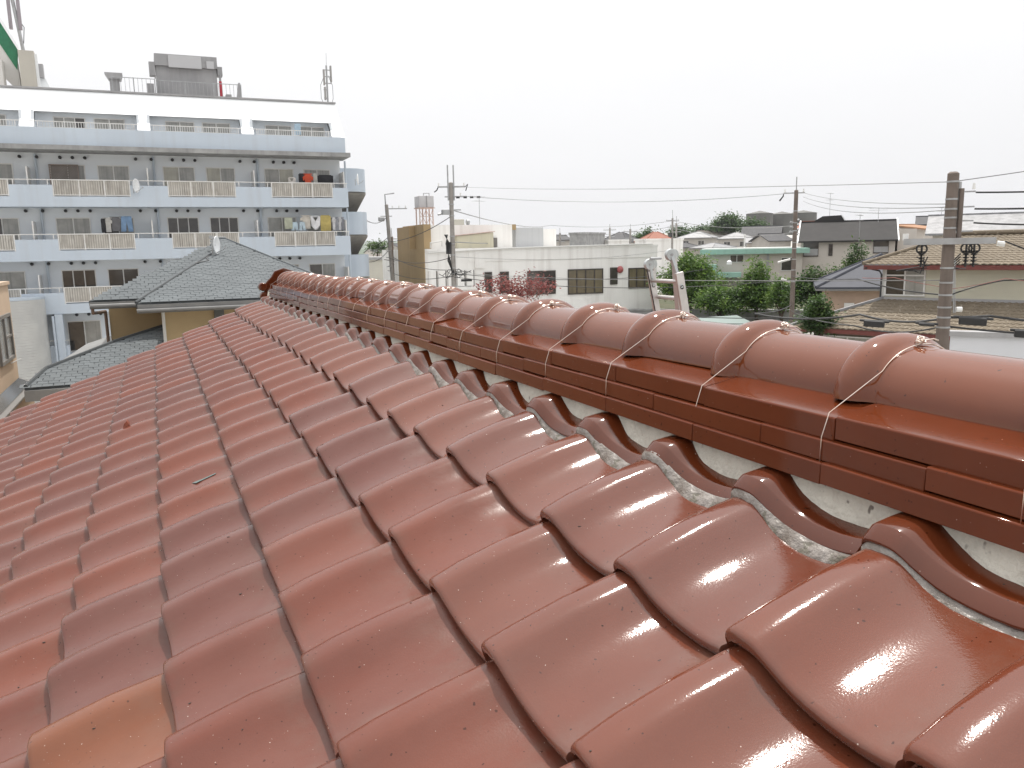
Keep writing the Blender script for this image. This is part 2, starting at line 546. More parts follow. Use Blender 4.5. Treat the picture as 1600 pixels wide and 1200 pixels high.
# round caps with a roll at the far end, tied down with wire
def cap_mesh():
    b = MB()
    prof = [(0.0, 0.000), (0.0006, 0.013), (0.004, 0.0215), (0.013, 0.0285), (0.026, 0.0308), (0.039, 0.0285), (0.050, 0.0215), (0.057, 0.0135), (0.064, 0.0066), (0.074, 0.0028), (0.092, 0.0008), (0.12, 0.0), (0.20, 0.0), (0.29, -0.001), (0.345, -0.002)]
    n = 25
    V, F = [], []
    for (y, d) in prof:
        for k in range(n):
            a = math.pi * (k / (n - 1))
            ca, sa = math.cos(a), math.sin(a)
            V.append((-(0.090 + d * 0.85) * math.copysign(abs(ca) ** 0.92, ca), -y, (0.078 + d * 0.62) * (max(sa, -0.12))))
    for i in range(len(prof) - 1):
        for k in range(n - 1):
            a = i * n + k
            F.append((a, a + 1, a + n + 1, a + n))
    F.append(tuple(range(n)))
    b.add(V, [f[::-1] for f in F])
    # closed far rim
    return b.mesh('ridge_cap', M_CAP, 1)
cap_me = cap_mesh()
def wire_meshes():
    b = MB()
    path = [(-0.1815, -0.058, -0.100), (-0.1800, -0.058, -0.046), (-0.1685, -0.059, -0.0105)]
    for k in range(13):
        a = R(33 + k * (70 / 12))
        path.append((-(0.0945) * math.cos(a), -0.0695 - 0.004 * k / 12, 0.0815 * math.sin(a) + 0.0025))
    b.tube(path, 0.00075, 6)
    far = []
    for k in range(12):
        a = R(86 + k * (86 / 11))
        far.append((-(0.0935) * math.cos(a), -0.066 - 0.001 * k, 0.0825 * math.sin(a) + 0.0015))
    b.tube(far + [(0.118, -0.0612, 0.004), (0.166, -0.06, -0.0085), (0.18, -0.061, -0.05)], 0.0011, 6)
    w = b.mesh('tie_wire', M_WIRE, 1)
    ks = []
    for s in range(3):
        r = random.Random(80 + s)
        b = MB()
        pts = []
        for i in range(46):
            t = i / 45
            ang = t * 2 * math.pi * 4.3 + s
            pts.append((0.013 - 0.013 * t + 0.006 * math.cos(ang) * (0.6 + 0.4 * math.sin(t * 5)), -0.068 + 0.0065 * math.sin(ang) + r.uniform(-.002, .002) - 0.006 * t, 0.0855 + 0.004 * math.cos(ang * 1.3 + 1) + 0.006 * math.sin(t * 3.1)))
        b.tube(pts, 0.0011, 5)
        b.tube([(0.004, -0.066, 0.087), (0.03, -0.074, 0.088), (0.045, -0.07, 0.082)], 0.0012, 5)
        ks.append(b.mesh('wire_knot', M_WIRE, 1))
    return w, ks
wire_me, knots = wire_meshes()
y = 0.95 + PM * 20
i = 0
while y > -4.0:
    o = link('ridge_cap', cap_me, house)
    o.location = (XR - HX + rnd.uniform(-.003, .003), y + rnd.uniform(-.004, .004) - HY, H - 0.2415 + sag(y) + rnd.uniform(-.001, .001))
    o.rotation_euler = (rnd.uniform(-.010, .010), rnd.uniform(-.02, .02), rnd.uniform(-.014, .014))
    w = link('tie_wire', wire_me, o)
    kn = link('wire_knot', knots[i % 3], o)
    kn.rotation_euler = (rnd.uniform(-.05, .05), rnd.uniform(-.16, .16), rnd.uniform(-.06, .06))
    i += 1
    y -= PM
# ridge end ornament: stacked scrolls on a shield plate
b = MB()
ye = YG - 0.02 - HY
b.prism([(XR - HX + q[0], ye, H + sag(7) + q[1]) for q in ((-.17, -.40), (.17, -.40), (.185, -.30), (.16, -.25), (.11, -.20), (.08, -.15), (0, -.125), (-.08, -.15), (-.11, -.20), (-.16, -.25), (-.185, -.30))], (0, 0.045, 0))
plate = b.build('ridge_end_tile', M_LIP, house, smooth=30, bevel=0.006)
for (dx, dz, rr) in ((-.19, -.285, .038), (-.185, -.365, .034), (.19, -.285, .038), (.185, -.365, .034)):
    b = MB()
    b.tube([(XR - HX + dx, ye - 0.03, H + dz + sag(7)), (XR - HX + dx, ye - .02, H + dz + sag(7)), (XR - HX + dx, ye + .05, H + dz + sag(7)), (XR - HX + dx, ye + .06, H + dz + sag(7))], [rr * .8, rr, rr, rr * .8], 14)
    b.build('scroll', M_LIP, plate, smooth=40)
# ------------------------------------------------------------------ ground and streets
def terrain(x, y):
    d = math.hypot(x, y)
    az = math.degrees(math.atan2(x, y))
    ss = lambda a, b, t: max(0, min(1, (t - a) / (b - a))) ** 2 * (3 - 2 * max(0, min(1, (t - a) / (b - a))))
    rise = ss(18, 34, az) * (4.2 * ss(34, 75, d) + 7.0 * ss(110, 330, d) + 10 * ss(330, 900, d))
    far = 6 * ss(300, 1200, d)
    return rise + far * (1 - ss(18, 34, az)) * 0.3
M_GROUND = mat('pale gravel ground', (0.36, 0.355, 0.34), 0.9, col2=(0.42, 0.41, 0.38), nscale=0.3, bump=0.2, bscale=8)
V, F = [], []
rad = [0, 6, 12, 18, 25, 34, 42, 50, 60, 72, 86, 105, 130, 165, 210, 270, 350, 470, 650, 900, 1300, 2000, 3200, 5200, 8000]
na = 96
for i, r_ in enumerate(rad):
    for k in range(na):
        a = 2 * math.pi * k / na
        x, y = r_ * math.sin(a), r_ * math.cos(a)
        V.append((x, y, terrain(x, y)))
for i in range(len(rad) - 1):
    for k in range(na):
        a, b_ = i * na + k, i * na + (k + 1) % na
        F.append((a, a + na, b_ + na, b_))
g = MB().add(V, F).build('ground', M_GROUND, smooth=1)
g['kind'] = 'structure'
M_ROAD = mat('street asphalt', (0.052, 0.052, 0.055), 0.85, col2=(0.075, 0.073, 0.07), nscale=1.2, bump=0.2, bscale=40)
r_ = MB().box(8.5, 13.0, -30, 34, -0.3, 0.03).build('road', M_ROAD)
r_['kind'] = 'structure'

# ------------------------------------------------------------------ apartment block
M_ABLUE = mat('pale blue painted concrete', (0.51, 0.575, 0.65), 0.75, col2=(0.46, 0.52, 0.59), nscale=0.25, streak=(0.43, 0.46, 0.50), streak_amt=0.45, streak_scale=(2.2, 2.2, 0.12), bump=0.05)
M_AWALL = mat('pale blue balcony back wall', (0.73, 0.77, 0.81), 0.8, col2=(0.67, 0.71, 0.75), nscale=0.3)
M_AWHITE = mat('white mansard paint', (0.83, 0.84, 0.85), 0.5, col2=(0.78, 0.80, 0.81), nscale=0.5)
M_CONC = mat('stained grey concrete', (0.36, 0.36, 0.36), 0.85, col2=(0.24, 0.24, 0.24), nscale=1.5, streak=(0.15, 0.15, 0.15), streak_scale=(3, 3, 0.2))
M_ALU = mat('white aluminium', (0.70, 0.70, 0.69), 0.4, col2=(0.62, 0.60, 0.57), nscale=3)
M_RAILBAR = mat('stained railing bars', (0.56, 0.54, 0.50), 0.5, col2=(0.42, 0.39, 0.35), nscale=2.5, streak=(0.22, 0.20, 0.18), streak_amt=0.8, streak_scale=(5, 5, 0.9))
M_RAILPAN = mat('frosted railing panel', (0.40, 0.38, 0.345), 0.5, col2=(0.33, 0.31, 0.28), nscale=1.5, streak=(0.16, 0.15, 0.135), streak_amt=0.8, streak_scale=(3, 3, 0.7))
M_CURT = mat('curtain behind glass', (0.34, 0.335, 0.31), 0.25, col2=(0.24, 0.24, 0.225), nscale=2, streak=(0.17, 0.17, 0.165), streak_amt=0.7, streak_scale=(9, 9, 0.25), coat=0.6)
M_CURT2 = mat('cream curtain behind glass', (0.42, 0.40, 0.33), 0.25, col2=(0.33, 0.32, 0.27), nscale=2, streak=(0.24, 0.23, 0.2), streak_amt=0.7, streak_scale=(9, 9, 0.25), coat=0.6)
M_GLASS = mat('dark window glass', (0.035, 0.032, 0.03), 0.06, col2=(0.07, 0.062, 0.055), nscale=1.2, coat=0.5)
M_FRAME = mat('bronze grey window frame', (0.16, 0.15, 0.14), 0.45)
M_DARK = mat('dark metal', (0.035, 0.035, 0.037), 0.5)
M_STEEL = mat('galvanised steel', (0.42, 0.43, 0.44), 0.45, metal=0.6, col2=(0.33, 0.33, 0.33), nscale=4)
M_GREYM = mat('grey painted sheet metal', (0.34, 0.335, 0.34), 0.5, col2=(0.28, 0.28, 0.285), nscale=0.8, streak=(0.22, 0.22, 0.22), streak_scale=(3, 3, .3))
YF, YB = 50.0, 51.5
apt = thing('apartment_block', 'pale blue five storey apartment block with white sloping top and rows of balconies', 'apartment block', (0, 56, 0))
A = lambda b, n, m, p=apt, **k: b.build(n, m, p, world=True, **k)
A(MB().box(-21, 11.0, YB, 66, 0, 15.2), 'wall', M_AWALL)
def window(parent, x0, x1, z0, z1, y, panes=('c', 'c'), frame=M_ALU, fw=0.05, world=True, open_=0):
    b = MB()
    b.box(x0, x1, y - .05, y + .02, z0, z0 + fw).box(x0, x1, y - .05, y + .02, z1 - fw, z1)
    n = len(panes)
    w = (x1 - x0) / n
    for i in range(n + 1):
        xx = min(max(x0 + i * w - fw / 2, x0), x1 - fw)
        b.box(xx, xx + fw, y - .048, y + .02, z0 + fw, z1 - fw)
    f = b.build('window', frame, parent, world=world)
    for i, c in enumerate(panes):
        mm = {'c': M_CURT, 'y': M_CURT2, 'd': M_GLASS}[c]
        q = MB().box(x0 + i * w + fw / 2 + .003, x0 + (i + 1) * w - fw / 2 - .003, y - .02 - .012 * (i % 2), y + .015, z0 + fw, z1 - fw)
        if parent and world:
            inv = Matrix.LocRotScale(parent.location, parent.rotation_euler, None).inverted()
            q.v = [tuple(inv @ Vector(p)) for p in q.v]
        q.build('pane', mm, f)
    return f
def railing(x0, x1, z0, z1, y, panel=True):
    b = MB()
    b.box(x0, x1, y - .03, y + .03, z1 - .05, z1).box(x0, x1, y - .02, y + .02, z0 + .06, z0 + .10)
    n = 3
    for i in range(n + 1):
        xx = x0 + (x1 - x0 - .06) * i / n
        b.box(xx, xx + .06, y - .032, y + .032, z0 - .02, z1 - .05)
    f = A(b, 'railing', M_ALU)
    b = MB()
    n = int((x1 - x0) / 0.115)
    for i in range(1, n):
        xx = x0 + (x1 - x0) * i / n
        b.box(xx - .03, xx + .03, y - .012, y + .012, z0 + .1, z1 - .05)
    inv = Matrix.Translation(-apt.location)
    b.v = [tuple(inv @ Vector(p)) for p in b.v]
    b.build('railing_bars', M_RAILBAR, f)
    q = MB().box(x0 + .06, x1 - .06, y + .014, y + .022, z0 + .1, z1 - .06)
    q.v = [tuple(inv @ Vector(p)) for p in q.v]
    q.build('railing_panel', M_RAILPAN, f)
bays = [(-21.4, -17.8), (-15.85, -12.2), (-10.2, -6.56), (-4.57, -0.83), (1.06, 4.66), (6.63, 10.2)]
wins = {0: 'cc', 1: 'yc'}
pats = {(2, 2): ('c', 'c', 'c'), (2, 3): ('ddd', 'dd'), (2, 5): ('cc', 'dc'), (3, 3): ('cc', 'dc'), (3, 4): ('ddd', 'ddd'), (3, 5): ('cc', 'cc'), (4, 3): ('cc', 'cc'), (4, 4): ('yc', 'yc'), (4, 5): ('cy', 'cc'), (3, 2): ('dc', 'dc')}
for fl in (1, 2, 3, 4):
    zb = 8.41 + 2.835 * (fl - 3)
    A(MB().box(-21.5, 11.1, YF, YB, zb, zb + 0.53), 'balcony_slab', M_ABLUE)
    edges = [-21.5] + [e for bay in bays for e in bay] + [11.1]
    for i in range(0, len(edges), 2):
        if edges[i + 1] - edges[i] < .05: continue
        if fl > 1 or edges[i] < -5:
            A(MB().box(edges[i], edges[i + 1], YF + .004, YF + .15, zb + 0.53, zb + 1.13), 'parapet_panel', M_ABLUE)
            b = MB().box(edges[i], edges[i + 1], YF + .05, YF + .09, zb + 1.38, zb + 1.42)
            for q in (0.1, 0.9): b.box(edges[i] + (edges[i + 1] - edges[i]) * q - .02, edges[i] + (edges[i + 1] - edges[i]) * q + .02, YF + .05, YF + .09, zb + 1.13, zb + 1.38)
            A(b, 'handrail', M_ALU)
    for i, (a, c) in enumerate(bays):
        if fl > 1 or i == 2: railing(a, c, zb + .53, zb + 1.42, YF + .06)
        pw = pats.get((fl, i), ('cc', 'yc') if (i + fl) % 2 else ('dc', 'cc'))
        w = (c - a)
        z0w, z1w = zb + .62, zb + 2.32
        window(apt, a - .15, a + 1.55, z0w, z1w, YB, tuple(pw[0]))
        if len(pw) > 1: window(apt, a + 2.15, a + 3.75, z0w, z1w, YB, tuple(pw[-1]))
    for q in (-16.9, -11.2, -5.7, 0.1, 5.75, 10.95):
        A(MB().box(q - .03, q + .03, YF + .25, YB, zb + .53, zb + 2.1), 'balcony_divider', M_ALU)
        A(MB().tube([(q + .35, YB - .12, zb + .5), (q + .35, YB - .12, zb + 2.84)], .06, 8), 'drain_pipe', M_ABLUE, smooth=40)
    b = MB()
    for bay in bays:
        for q in (-1.5, -.7, .4, 1.0, 1.6):
            b.tube([(bay[0] + q, YB - .02, zb + 2.68), (bay[0] + q, YB - .22, zb + 2.68), (bay[0] + q, YB - .26, zb + 2.62)], [.08, .09, .05], 8)
    A(b, 'vent_hoods', M_DARK, smooth=40)['kind'] = 'stuff'
# lattice screen standing on a balcony
b = MB()
for i in range(18):
    t = i * .13
    b.bar((-4.72 + max(0, t - 1.0), 51.3, 12.5 + min(t, 1.0)), (-4.72 + min(t, 1.35), 51.3, 12.5 + max(0, t - 1.35) if t > 1.35 else 12.5), .035, .02)
    b.bar((-3.37 - max(0, t - 1.0), 51.27, 12.5 + min(t, 1.0)), (-3.37 - min(t, 1.35), 51.27, 12.5 + max(0, t - 1.35) if t > 1.35 else 12.5), .035, .02)
b.box(-4.75, -4.70, 51.2, 51.32, 11.8, 13.55).box(-3.38, -3.33, 51.2, 51.32, 11.8, 13.55).box(-4.75, -3.33, 51.2, 51.32, 13.5, 13.55)
tag(b.build('lattice_screen', mat('weathered lattice wood', (0.27, 0.22, 0.19), .8)), 'brown diagonal lattice screen behind the top left balcony railing', 'screen')
# roof terrace level: ledge, parapet, mansard with openings
A(MB().box(-21.5, 11.3, YF - .28, YB + .5, 14.16, 14.40), 'concrete_ledge', M_CONC)
A(MB().box(-21.5, 11.08, YF + .02, YF + .17, 14.40, 15.30), 'parapet', M_ABLUE)
ops = [(-16.4, -11.5), (-10.8, -5.80), (-5.12, -0.20), (0.45, 5.22), (5.90, 10.35)]
ys = lambda z: YF + 0.1 + (z - 15.30) * (2.4 / 2.33)
za, zo, zt = 15.304, 16.27, 17.63
def slab(x0, x1, z0, z1): return MB().prism([(x0, ys(z0), z0), (x1, ys(z0), z0), (x1, ys(z1), z1), (x0, ys(z1), z1)], (0, .30, 0))
A(slab(-21.5, 11.1, zo, zt), 'mansard', M_AWHITE)
edges = [-21.5] + [e for q in ops for e in q] + [11.1]
for i in range(0, len(edges), 2):
    A(slab(edges[i], edges[i + 1], za, zo - .002), 'mansard_pier', M_AWHITE)
    for e, s_ in ((edges[i], 1), (edges[i + 1], -1)):
        if -21 < e < 11: A(MB().box(min(e, e + .12 * s_), max(e, e + .12 * s_), ys(zo) - .5, 51.6, 14.4, 16.24), 'recess_cheek', M_AWALL)
A(MB().box(-21.4, 11.0, 51.6, 66, 15.21, 16.4), 'roof_storey', M_AWALL)
A(MB().box(-21.4, 11.05, 52.75, 66, 16.41, 17.62), 'roof_top', M_AWHITE)
A(MB().box(-21.5, 11.15, 52.4, 66.1, 17.63, 17.72), 'roof_edge', M_GREYM)
for i, (a, c) in enumerate(ops):
    window(apt, a + .8, a + 2.35, 14.6, 16.08, 51.59, ('c', 'c', 'd') if i == 2 else ('c', 'c'))
    window(apt, a + 2.75, a + 4.3, 14.6, 16.08, 51.59, ('c', 'c'))
    b = MB().box(a + .15, c - .15, YF + .25, YF + .29, 15.62, 15.66)
    for k in range(5): b.box(a + .15 + (c - a - .34) * k / 4, a + .19 + (c - a - .34) * k / 4, YF + .25, YF + .29, 15.0, 15.62)
    b.box(a + .15, c - .15, YF + .26, YF + .28, 15.33, 15.36)
    for k in range(1, 36): b.box(a + .15 + (c - a - .3) * k / 36 - .012, a + .15 + (c - a - .3) * k / 36 + .012, YF + .262, YF + .278, 15.36, 15.62)
    A(b, 'terrace_railing', M_ALU)
A(MB().tube([(-21.3, YF + .27, 15.64), (11, YF + .27, 15.64)], .02, 6), 'terrace_handrail', M_ALU)
# rounded stair landings on the right end
for z0, z1 in ((12.33, 13.76), (9.66, 11.08), (6.98, 8.40)):
    b = MB()
    V, F = [], []
    pts = [(11.02, 52.3)] + [(11.95 + 1.06 * math.sin(t), 53.6 - 1.3 * math.cos(t)) for t in [R(-20 + 11 * k) for k in range(11)]] + [(13.0, 56.5)]
    n = len(pts)
    for (x, y) in pts: V += [(x, y, z0), (x, y, z1), (x - .0, y + .12, z1)]
    for i in range(n - 1): F += [(3 * i, 3 * i + 3, 3 * i + 4, 3 * i + 1), (3 * i + 1, 3 * i + 4, 3 * i + 5, 3 * i + 2)]
    b.add(V, F)
    A(b, 'landing_parapet', M_ABLUE, smooth=40)
    b = MB().prism([(x, y + .01, z0) for x, y in pts] + [(11.02, 56.5, z0)], (0, 0, .16))
    A(b, 'landing_slab', M_CONC)
A(MB().box(11.0, 12.75, 55.2, 60, 0, 14.0), 'stair_wall', mat('beige stair wall', (0.36, 0.34, 0.31), .8, col2=(.3, .29, .27)))
for z0 in (12.32, 9.65, 6.97):
    A(MB().prism([(11.6, 52.75, z0 - .01), (12.93, 53.1, z0 - .01), (12.62, 55.3, z0 - 1.3), (11.6, 55.3, z0 - 1.3)], (0, 0, -.12)), 'stair_soffit', MATS['beige stair wall'])
# curved white brick wing at the foot of the facade
M_WBRICK = mat('off white glazed brick', (0.56, 0.56, 0.54), 0.5, col2=(0.48, 0.48, 0.47), nscale=1)
b = MB()
V, F = [], []
pts = [(-16, 48.2), (-7.2, 48.2)] + [(-7.0 + 1.5 * math.sin(R(10 * k)), 49.7 - 1.5 * math.cos(R(10 * k))) for k in range(1, 10)] + [(-5.5, 50.0)]
rows = 44
for i in range(rows):
    z0, z1 = 6.42 - .145 * (i + 1) + .012, 6.42 - .145 * i
    for (x, y) in pts: V += [(x, y, z0 + .012), (x, y, z1), (x, y + .035, z1), (x, y + .035, z1 + .024)]
    n = len(pts)
    o_ = i * n * 4
    for k in range(n - 1):
        q = o_ + 4 * k
        F += [(q, q + 4, q + 5, q + 1), (q + 1, q + 5, q + 6, q + 2), (q + 2, q + 6, q + 7, q + 3)]
A(b.add(V, F), 'brick_wing', M_WBRICK, smooth=30)
A(MB().prism([(x, y - .03, 6.44) for x, y in pts] + [(-16, 50, 6.44)], (0, 0, .12)), 'wing_coping', M_ABLUE)
A(MB().box(-5.12, -4.75, 49.85, 50.4, 0, 5.56), 'pillar', M_ABLUE)
A(MB().tube([(-5.2, 49.75, 0), (-5.2, 49.75, 5.5)], .06, 8), 'drain_pipe', M_ABLUE, smooth=40)
# roof plant: lift tower, water box, fences
pt = thing('lift_tower', 'grey panelled lift tower standing on the apartment roof behind a thin fence', 'lift tower', (2.9, 60, 17.6))
P_ = lambda b, n, m, p=pt, **k: b.build(n, m, p, world=True, **k)
P_(MB().box(1.15, 4.75, 58, 62, 17.6, 20.35), 'wall', M_GREYM)
P_(MB().box(1.1, 4.8, 57.8, 62.2, 20.35, 21.05), 'roof_band', M_GREYM)
P_(MB().box(1.9, 3.85, 57.68, 57.8, 20.25, 20.98), 'panel', mat('pale grey panel', (.46, .46, .47), .5))
P_(MB().box(0.75, 1.1, 57.9, 58.6, 19.75, 20.55), 'side_duct', M_GREYM)
P_(MB().box(4.8, 5.1, 57.9, 58.6, 19.95, 20.5), 'side_duct', M_GREYM)
P_(MB().box(4.15, 4.6, 57.66, 57.79, 20.3, 20.75), 'panel', mat('pale grey panel', (.46, .46, .47), .5))
P_(MB().tube([(4.93, 57.9, 17.6), (4.93, 57.9, 19.6)], .09, 8), 'red_pipe', mat('red paint', (.42, .03, .05), .5), smooth=40)
P_(MB().tube([(4.93, 57.9, 19.6), (4.93, 57.9, 20.0)], .07, 8), 'pipe_top', M_GREYM, smooth=40)
def fence(name, label, x0, x1, y, z0, z1, step=.22):
    t = thing(name, label, 'fence', ((x0 + x1) / 2, y, z0))
    b = MB()
    n = max(2, int((x1 - x0) / step))
    for i in range(n + 1):
        xx = x0 + (x1 - x0) * i / n
        b.box(xx - .012, xx + .012, y - .012, y + .012, z0, z1)
    b.box(x0, x1, y - .02, y + .02, z1, z1 + .04).box(x0, x1, y - .02, y + .02, z0 + .1, z0 + .14)
    b.build('fence_bars', M_STEEL, t, world=True)
    b = MB()
    for i in range(max(2, int((x1 - x0) / 1.4)) + 1):
        xx = x0 + (x1 - x0) * i / max(2, int((x1 - x0) / 1.4))
        b.box(xx - .03, xx + .03, y + .02, y + .08, z0 - .1, z1 + .06)
    b.build('fence_posts', M_STEEL, t, world=True)
fence('roof_fence', 'thin grey bar fence on the apartment roof left of the lift tower', -1.4, 1.0, 57.2, 17.75, 19.35)
fence('roof_fence', 'thin grey bar fence on the apartment roof in front of the lift tower', 1.1, 6.1, 57.2, 17.75, 19.3)
t = thing('vent_tower', 'small grey capped vent tower on the apartment roof at the left', 'vent', (-1.3, 58, 17.7))
MB().box(-1.55, -1.0, 57.8, 58.4, 17.7, 19.35).build('shaft', M_GREYM, t, world=True)
MB().prism([(-1.8, 57.6, 19.7), (-.8, 57.6, 19.7), (-.9, 57.6, 19.35), (-1.6, 57.6, 19.35)], (0, 1, 0)).build('hood', M_GREYM, t, world=True)
tag(MB().box(.55, .95, 57.7, 58.3, 17.75, 19.2).box(.5, 1.0, 57.6, 58.4, 17.72, 17.95).build('junction_cabinet', M_GREYM), 'slim grey cabinet beside the lift tower fence', 'cabinet')
tag(MB().box(5.2, 5.55, 57.7, 58.2, 17.75, 18.8).build('junction_cabinet', M_GREYM, bevel=.03), 'small grey cabinet right of the red roof pipe', 'cabinet')
tag(MB().prism([(5.75, 58, 17.75), (6.15, 58, 17.75), (6.15, 58, 19.6), (6.05, 58, 19.6)], (0, .3, 0)).build('roof_fin', M_GREYM), 'narrow grey wedge at the right end of the roof fence', 'roof fin')
# antenna mast on the roof corner
t = thing('antenna_mast', 'grey mobile phone antenna mast on the roof corner of the apartment block', 'antenna', (11.0, 54, 17.7))
MB().tube([(11.0, 54, 17.7), (11.02, 54, 20.2)], .055, 8).build('pole', M_STEEL, t, world=True)
MB().tube([(11.03, 54, 20.2), (11.05, 54, 20.95)], .015, 6).build('lightning_rod', M_STEEL, t, world=True)
for dx, z0, z1 in ((.28, 19.2, 20.2), (-.16, 19.0, 19.95), (-.14, 18.1, 18.9)):
    MB().box(11 + dx - .05, 11 + dx + .05, 53.9, 54.1, z0, z1).build('antenna_panel', mat('antenna grey', (.30, .29, .28), .5), t, world=True, bevel=.02)
b = MB()
for z0 in (18.2, 18.7, 19.1, 19.5, 19.9): b.box(10.78, 11.3 if z0 > 19 else 11.05, 53.97, 54.03, z0, z0 + .05)
b.build('brackets', M_STEEL, t, world=True)
b = MB()
for dx, s_ in ((-.4, 1), (.35, -1)): b.tube([(11 + dx * .3, 54, 19.6), (11 + dx, 54, 19.0), (11 + dx, 54, 18.2), (11 + dx * .6, 54, 17.8)], .014, 5)
b.box(10.6, 11.15, 53.8, 54.2, 17.72, 17.8)
b.build('cables', M_DARK, t, world=True)
# dishes
def dish(label, p, r, rz, tilt, arm=True, name='satellite_dish', mast=0.5, mastdir=(0, 0, -1)):
    t = thing(name, label, 'satellite dish', p, rz)
    V, F = [(0, .12 * r, 0)], []
    for i in range(1, 5):
        for k in range(20):
            a = 2 * math.pi * k / 20
            q = i / 4
            V.append((r * q * math.cos(a), .12 * r - .28 * r * q * q, r * 1.12 * q * math.sin(a)))
    for k in range(20): F.append((0, 1 + k, 1 + (k + 1) % 20))
    for i in range(3):
        for k in range(20):
            a, c = 1 + i * 20 + k, 1 + i * 20 + (k + 1) % 20
            F.append((a, a + 20, c + 20, c))
    o = MB().add(V, F).build('reflector', M_AWHITE, t, smooth=1)
    o.modifiers.new('solid', 'SOLIDIFY').thickness = .012
    o.rotation_euler = (tilt, 0, 0)
    if arm:
        b = MB().tube([(0, 0, -r * .95), (0, -r * .9, -r * .55), (0, -r * 1.15, -.3 * r)], .012, 6).box(-.03, .03, -r * 1.25, -r * 1.1, -.38 * r, -.2 * r)
        b.build('feed_arm', M_STEEL, t)
    MB().tube([(0, .1 * r, 0), (0, .25 * r + .05, 0), (mastdir[0] * mast, .25 * r + .05 + mastdir[1] * mast, mastdir[2] * mast)], .02, 6).build('bracket', M_STEEL, t)
    return t
dish('white satellite dish clamped to the upper left balcony railing', (-.55, 49.7, 12.35), .34, R(60), 0, mast=.4)
dish('white satellite dish at the corner of the top balcony, beside the rounded landing', (11.75, 50.2, 12.9), .30, R(70), 0, mast=.35)
# laundry
def cloth(label, kind, x, z, w, h, col, name='hanging_towel', y=50.45):
    mm = mat('fabric ' + ' '.join('%.2f' % c for c in col), col, .9, col2=tuple(c * .75 for c in col), nscale=4)
    if kind == 'shirt':
        o2 = [(-.18, 1), (.18, 1), (.5, .82), (.44, .60), (.30, .68), (.30, 0), (-.30, 0), (-.30, .68), (-.44, .60), (-.5, .82)]
    elif kind == 'trousers':
        o2 = [(-.42, 1), (.42, 1), (.5, 0), (.1, 0), (0, .68), (-.1, 0), (-.5, 0)]
    elif kind == 'scoop':
        o2 = [(-.5, 1), (-.3, 1), (0, .62), (.3, 1), (.5, 1), (.42, .35), (.2, .05), (-.1, 0), (-.42, .3)]
    else:
        o2 = [(-.5, 1), (.5, 1), (.5, .5), (.48, 0), (.16, .02), (-.18, -.01), (-.49, 0), (-.5, .5)]
    b = MB().prism([(x + q * w, y + .04 * math.sin(q * 11), z - h + p_ * h) for q, p_ in o2], (0, .05, 0))
    b.box(x - w * .4, x + w * .4, y + .02, y + .04, z - .01, z + .04)
    tag(b.build(name, mm), label, 'laundry', 'laundry drying on the balconies')
cloth('white bundle of small laundry on a hanger left of the orange red shirt', 'scoop', 7.9, 12.95, .45, .55, (.68, .64, .60), 'hanging_bundle')
cloth('black towel behind the orange red shirt on the top balcony', 'towel', 8.55, 13.2, .45, .85, (.03, .03, .035), y=50.55)
cloth('orange red shirt hanging on the top right balcony', 'shirt', 8.85, 13.18, .62, .95, (.60, .09, .04), 'hanging_shirt')
cloth('grey white garment between the orange red shirt and the black sheet', 'towel', 9.28, 13.2, .2, .85, (.50, .50, .47))
cloth('wide black sheet hanging at the right of the top balcony', 'towel', 9.88, 13.12, .92, .9, (.025, .025, .03), 'hanging_sheet')
cloth('pale green towel at the left of the right hand middle balcony laundry', 'towel', 7.55, 10.62, .45, .62, (.46, .48, .38))
cloth('pale blue trousers on the right hand middle balcony', 'trousers', 7.9, 10.35, .38, .45, (.50, .62, .70), 'hanging_trousers')
cloth('second pale blue trousers right of the first pair on the middle balcony', 'trousers', 8.35, 10.35, .36, .45, (.52, .63, .70), 'hanging_trousers')
cloth('cream shirt between pale blue trousers and white scoop neck cloth', 'shirt', 8.62, 10.75, .75, .75, (.62, .58, .52), 'hanging_shirt', y=50.55)
cloth('white scooped cloth drying left of the mustard towel', 'scoop', 9.15, 10.72, .58, .8, (.74, .74, .76), 'hanging_shirt')
cloth('mustard yellow towel hanging on the middle balcony', 'towel', 9.75, 10.75, .62, .9, (.52, .42, .15))
for i in range(4): cloth(['white striped shirt right beside the mustard towel', 'second striped shirt right of the mustard towel', 'third striped shirt right of the mustard towel', 'last striped shirt at the right end of the middle balcony'][i], 'shirt', 10.25 + .19 * i, 10.65, .26, .75, (.62, .62, .64) if i % 2 == 0 else (.30, .31, .34), 'hanging_shirt', y=50.5 + .04 * i)
cloth('black garment at the left of the left middle balcony laundry', 'towel', -2.35, 10.6, .22, .72, (.03, .03, .035))
cloth('white garment next to the black one on the left middle balcony', 'shirt', -2.1, 10.65, .42, .75, (.50, .49, .47), 'hanging_shirt')
cloth('dark grey jacket drying on the left middle balcony', 'shirt', -1.72, 10.7, .72, .75, (.16, .16, .17), 'hanging_jacket', y=50.55)
cloth('blue jeans drying on the left middle balcony', 'trousers', -1.18, 10.72, .62, .8, (.17, .27, .42), 'hanging_jeans')
cloth('pale blue cloth hung on the rooftop terrace railing', 'towel', 8.45, 16.05, .35, .6, (.42, .55, .66), y=50.6)

